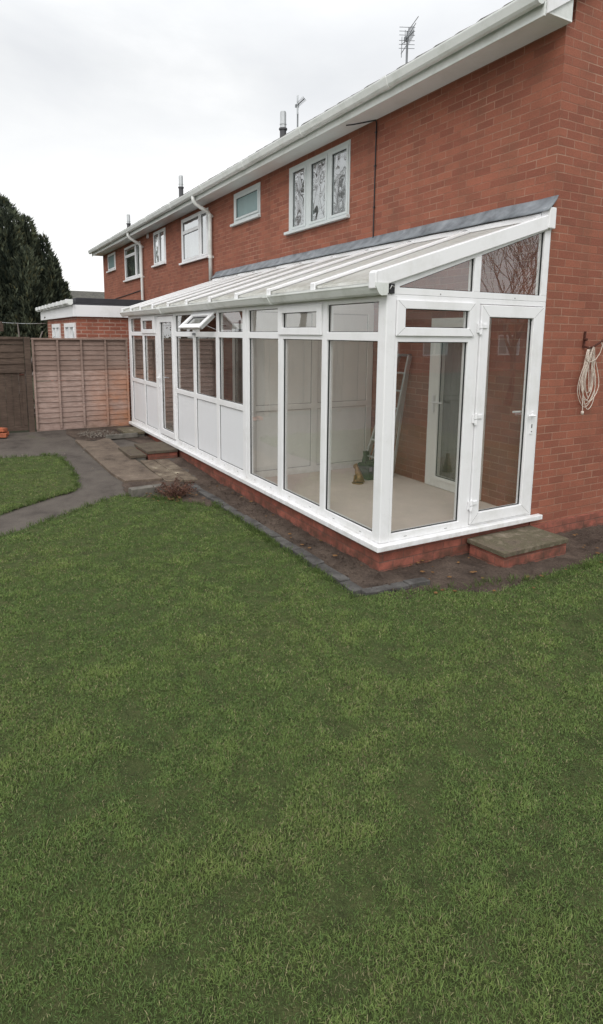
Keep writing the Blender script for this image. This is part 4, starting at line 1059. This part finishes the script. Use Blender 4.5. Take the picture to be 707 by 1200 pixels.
# shrubs
def twig_shrub(base, label, n, hgt, mat, seed, leaves=0, lc=(.10,.05,.03)):
    global rng
    rr = random.Random(seed); rng = np.random.default_rng(seed)
    e = empty('shrub', base, label, 'shrub'); b = MB(); ends = []
    for i in range(n):
        a = rr.uniform(0, 2*math.pi); t_ = rr.uniform(.3, 2.1); p = Vector(base)+Vector((rr.uniform(-.05,.05), rr.uniform(-.05,.05), 0)); q = p
        pts = [p]; dd = Vector((math.cos(a)*t_, math.sin(a)*t_, 1)).normalized()
        for k in range(4):
            dd = (dd+Vector((rr.uniform(-1,1),rr.uniform(-1,1),rr.uniform(-.6,.4)))*.25).normalized(); q = q+dd*hgt*rr.uniform(.2,.36); pts.append(q); ends.append(q)
        b.tube(pts, [.006*hgt/.3,.005*hgt/.3,.004*hgt/.3,.003*hgt/.3,.002*hgt/.3], 4, cap=False)
    b.build('stems', mat, e, recalc=False)
    if leaves:
        Pt = np.array([list(ends[rr.randrange(len(ends))]) for _ in range(leaves)])+rng.normal(size=(leaves,3))*hgt*.08
        v, fq, c = sprays(Pt, rng.normal(size=(leaves,3))+np.array([0,0,.3]), min(hgt*.14,.07), min(hgt*.035,.02), np.array([lc]*leaves), .35)
        np_mesh('leaves', v, np.zeros((0,3)), fq, 'needles', c, e, base)
    return e
twig_shrub((-3.12,-2.60,-.01), 'low dead reddish-brown shrub between the flagstones and the lawn', 80, .22, 'dead_twig', 4, 520, (.085,.046,.036))
twig_shrub((-10.6,-3.55,.1), 'brown-green shrub poking above the fence in front of the garage window', 26, 1.75, 'twig', 9, 900, (.05,.05,.03))

# ------------------------------------------------------------------ grass
bare_spots = [(-.6,-3.41,.07),(-.57,-3.97,.05),(.13,-3.15,.06),(1.14,-2.62,.045),(1.78,-2.50,.05),(1.74,-2.90,.06),(1.19,-3.5,.04),(1.26,-1.83,.05),(2.3,-3.2,.05),(.6,-2.75,.03)]
rng = np.random.default_rng(99)
cam_xy = np.array([3.9274, -4.8427])
def smooth_noise(x, y, s, seed=0):
    return np.array([noise.noise(Vector((a*s, b_*s, seed))) for a, b_ in zip(x, y)])
def in_poly(poly, x, y):
    c = np.zeros(len(x), bool); n = len(poly)
    for i in range(n):
        x0, y0 = poly[i]; x1, y1 = poly[i-1]
        if y0 == y1: continue
        c ^= ((y0 > y) != (y1 > y)) & (x < (x1-x0)*(y-y0)/(y1-y0)+x0)
    return c
def grass_patch(poly, x0, x1, y0, y1, n, grow=.03):
    x = rng.uniform(x0, x1, n); y = rng.uniform(y0, y1, n)
    dist = np.hypot(x-cam_xy[0], y-cam_xy[1])
    # density falls with distance from where the photograph was taken
    keep = rng.uniform(0, 1, n) < np.clip((2.6/np.maximum(dist, .8))**1.15, .10, 1)
    jx = x+rng.normal(size=n)*grow; jy = y+rng.normal(size=n)*grow
    keep &= in_poly(poly, jx, jy)
    for (cx_, cy_, r_) in bare_spots:
        keep &= ~((np.hypot((x-cx_)*1.3, y-cy_) < r_*(1+.5*rng.normal(size=n))) & (rng.uniform(0,1,n) < .55))
    return x[keep], y[keep], dist[keep]
X, Y, D_ = [], [], []
for args in ((big_lawn,-3.6,6.2,-7.0,1.6,3600000),(island,-6.2,-2.9,-6.6,-3.4,340000)):
    a, b_, c_ = grass_patch(*args); X.append(a); Y.append(b_); D_.append(c_)
X = np.concatenate(X); Y = np.concatenate(Y); D_ = np.concatenate(D_); n = len(X)
# clumps: large and small scale variation looked up on a coarse grid
gx = np.linspace(-7, 7, 420); gy = np.linspace(-7.2, 2, 276)
def grid(s, seed):
    return np.array([[noise.noise(Vector((a*s, b_*s, seed))) for a in gx] for b_ in gy])
G1, G2, G3 = grid(.9, 1.), grid(3.2, 7.), grid(9.0, 3.)
ix = np.clip(((X+7)/14*419).astype(int), 0, 419); iy = np.clip(((Y+7.2)/9.2*275).astype(int), 0, 275)
g1, g2, g3 = G1[iy,ix], G2[iy,ix], G3[iy,ix]
thin = rng.uniform(0,1,n) < np.clip(.98+.7*g3+.4*g2, .45, 1)
X, Y, D_, g1, g2, g3 = [q[thin] for q in (X, Y, D_, g1, g2, g3)]; n = len(X)
far = np.clip((D_-2)/5, 0, 1)
Hh = (.012+.010*rng.uniform(0,1,n)+.008*np.clip(g2,-.6,1)+.006*np.clip(g3,-.6,1))*(1-.1*far)
tall = rng.uniform(0,1,n) < .010; Hh[tall] *= 1.6; Hh = np.maximum(Hh, .008)
Wd = (.0010+.0007*rng.uniform(0,1,n))*(1+1.9*far)
an = rng.uniform(0, 2*np.pi, n); lean = np.abs(rng.normal(0, .6, n))+.2
dirx, diry = np.cos(an), np.sin(an)
px, py = -diry, dirx
pn = rng.normal(0, .5, n); wx = px*np.cos(pn)+dirx*np.sin(pn); wy = py*np.cos(pn)+diry*np.sin(pn)
z0 = np.array([hz(q) for q in X])-.002
mx_, my_, mz_ = X+dirx*Hh*lean*.35, Y+diry*Hh*lean*.35, z0+Hh*.62
tx, ty, tz = X+dirx*Hh*lean*1.0, Y+diry*Hh*lean*1.0, z0+Hh*np.clip(1.05-.30*lean, .3, 1)
V = np.empty((n,5,3), np.float32)
V[:,0] = np.stack([X-wx*Wd, Y-wy*Wd, z0],1); V[:,1] = np.stack([X+wx*Wd, Y+wy*Wd, z0],1)
V[:,2] = np.stack([mx_-wx*Wd*.85, my_-wy*Wd*.85, mz_],1); V[:,3] = np.stack([mx_+wx*Wd*.85, my_+wy*Wd*.85, mz_],1)
V[:,4] = np.stack([tx, ty, tz],1)
bi = np.arange(n)*5
F4 = np.stack([bi, bi+1, bi+3, bi+2],1); F3 = np.stack([bi+2, bi+3, bi+4],1)
cg = np.array([.122,.184,.052]); cg2 = np.array([.162,.212,.062]); cs = np.array([.31,.29,.15]); cb = np.array([.092,.150,.048])
k1 = np.clip(.42+.35*g1+.4*g2+.4*g3+.2*rng.normal(size=n), 0, 1)[:,None]
C_ = cb+(cg-cb)*np.clip(k1*2,0,1)+(cg2-cg)*np.clip(k1*2-1,0,1)
straw = rng.uniform(0,1,n) < np.clip(.10+.22*np.clip(-g3-.05,0,1)+.14*np.clip(g1,0,1), .05, .28)
C_[straw] = cs*rng.uniform(.45,1.0,(int(straw.sum()),1))
C_ *= rng.uniform(.82,1.18,(n,1))*(.97+.10*g2+.20*g3)[:,None]
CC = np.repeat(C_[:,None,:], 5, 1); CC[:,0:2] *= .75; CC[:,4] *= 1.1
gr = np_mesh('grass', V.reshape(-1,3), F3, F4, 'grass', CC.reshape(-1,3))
tag(gr, 'short damp green lawn grass with straw-coloured strands', 'grass', None, 'stuff')

# longer tufts along the pavers and by the dead shrub
rng = np.random.default_rng(5); tp = []
for k in range(150):
    a = rng.uniform(0,1); tp.append((-2.6+2.95*a, -2.31+rng.normal()*.02))
for k in range(40): tp.append((-3.3+.9*rng.uniform(), -2.72+rng.normal()*.1))
for k in range(70): a = rng.uniform(0,1); tp.append((.5+.28*min(1,a*1.6)+rng.normal()*.03, -1.75+1.9*a))
for poly, i0, i1 in ((big_lawn,1,11),(island,0,13)):
    for k in range(i0, i1):
        a, c = np.array(poly[k]), np.array(poly[k+1])
        for q in range(int(np.linalg.norm(c-a)/.028)): tp.append(tuple(a+(c-a)*rng.uniform()+rng.normal(size=2)*.022))
tp = np.array(tp); m = 9; X = np.repeat(tp[:,0], m)+rng.normal(size=len(tp)*m)*.012; Y = np.repeat(tp[:,1], m)+rng.normal(size=len(tp)*m)*.012; n = len(X)
Pt = np.stack([X, Y, np.array([hz(q) for q in X])],1); Dr = np.stack([rng.normal(size=n)*.55, rng.normal(size=n)*.55-.15, np.ones(n)],1)
v, fq, c = sprays(Pt, Dr, .055, .0022, np.array([[.085,.125,.035]]*n), .3)
tag(np_mesh('edge_grass', v, np.zeros((0,3)), fq, 'grass', c), 'longer grass tufts growing along the grey paver edging and soil bed', 'grass', None, 'stuff')

# litter: leaves and crumbs
def scatter_bits(name, pts, smin, smax, mat, label, cat, flat=.35):
    rr = random.Random(len(pts)); b = MB()
    for (x_, y_, z_) in pts:
        s_ = rr.uniform(smin, smax); a = rr.uniform(0, 6.28)
        vs = []
        for zz, k in ((0,1),(s_*flat,.7)):
            for j in range(5):
                aa = a+j*1.2566+rr.uniform(-.3,.3); rad = s_*k*rr.uniform(.6,1.1)
                vs.append(b.bm.verts.new((x_+rad*math.cos(aa), y_+rad*math.sin(aa), z_+zz-.002)))
        b.bm.faces.new(vs[5:]); 
        for j in range(5): b.bm.faces.new([vs[j], vs[(j+1)%5], vs[5+(j+1)%5], vs[5+j]])
    return tag(b.build(name, mat), label, cat, None, 'stuff')
rr = random.Random(77); pts = []
for k in range(900):
    x_ = rr.uniform(-3.6,.95); y_ = rr.uniform(-2.15,-1.86) if rr.random() < .5 else rr.uniform(-2.0,1.5)
    if inside(strip, x_, y_) and not (x_ < 0 and y_ > -1.85) and not (0 < x_ < .46 and -.86 < y_ < 0): pts.append((x_, y_, rr.uniform(.0,.02)))
scatter_bits('soil_crumbs', pts, .003, .013, 'soil', 'crumbs of dark soil on the bed around the plinth', 'soil', .8)
pts = [(rr.uniform(-7.75,-7.0), rr.uniform(-3.0,-2.35), .165) for k in range(110)] + [(rr.gauss(-7.4,.2), rr.gauss(-2.7,.12), .165) for k in range(50)] + [(rr.uniform(-7.9,-4.2), rr.uniform(-4.2,-3.1), .0+hz(rr.uniform(-7.9,-4.2))) for k in range(10)]
scatter_bits('rubble', pts,   .006, .024, 'stone_bit', 'small rubble scattered on the dark soil in front of the fence', 'rubble', .7)
pts = []
while len(pts) < 34:
    x_ = rr.uniform(-.0,1.0); y_ = rr.uniform(-1.8,.6)
    if inside(strip, x_, y_) and not (0 < x_ < .47 and -.87 < y_ < 0): pts.append((x_, y_, .02))
pts += [(rr.uniform(-3.4,-.1), rr.uniform(-2.1,-1.86), .015) for k in range(16)] + [(rr.uniform(-3.7,-2.8), rr.uniform(-2.9,-2.3), .03) for k in range(70)]
scatter_bits('fallen_leaves', pts, .010, .026, 'leaf_brown', 'small brown leaves lying on the soil bed', 'leaves', .15)
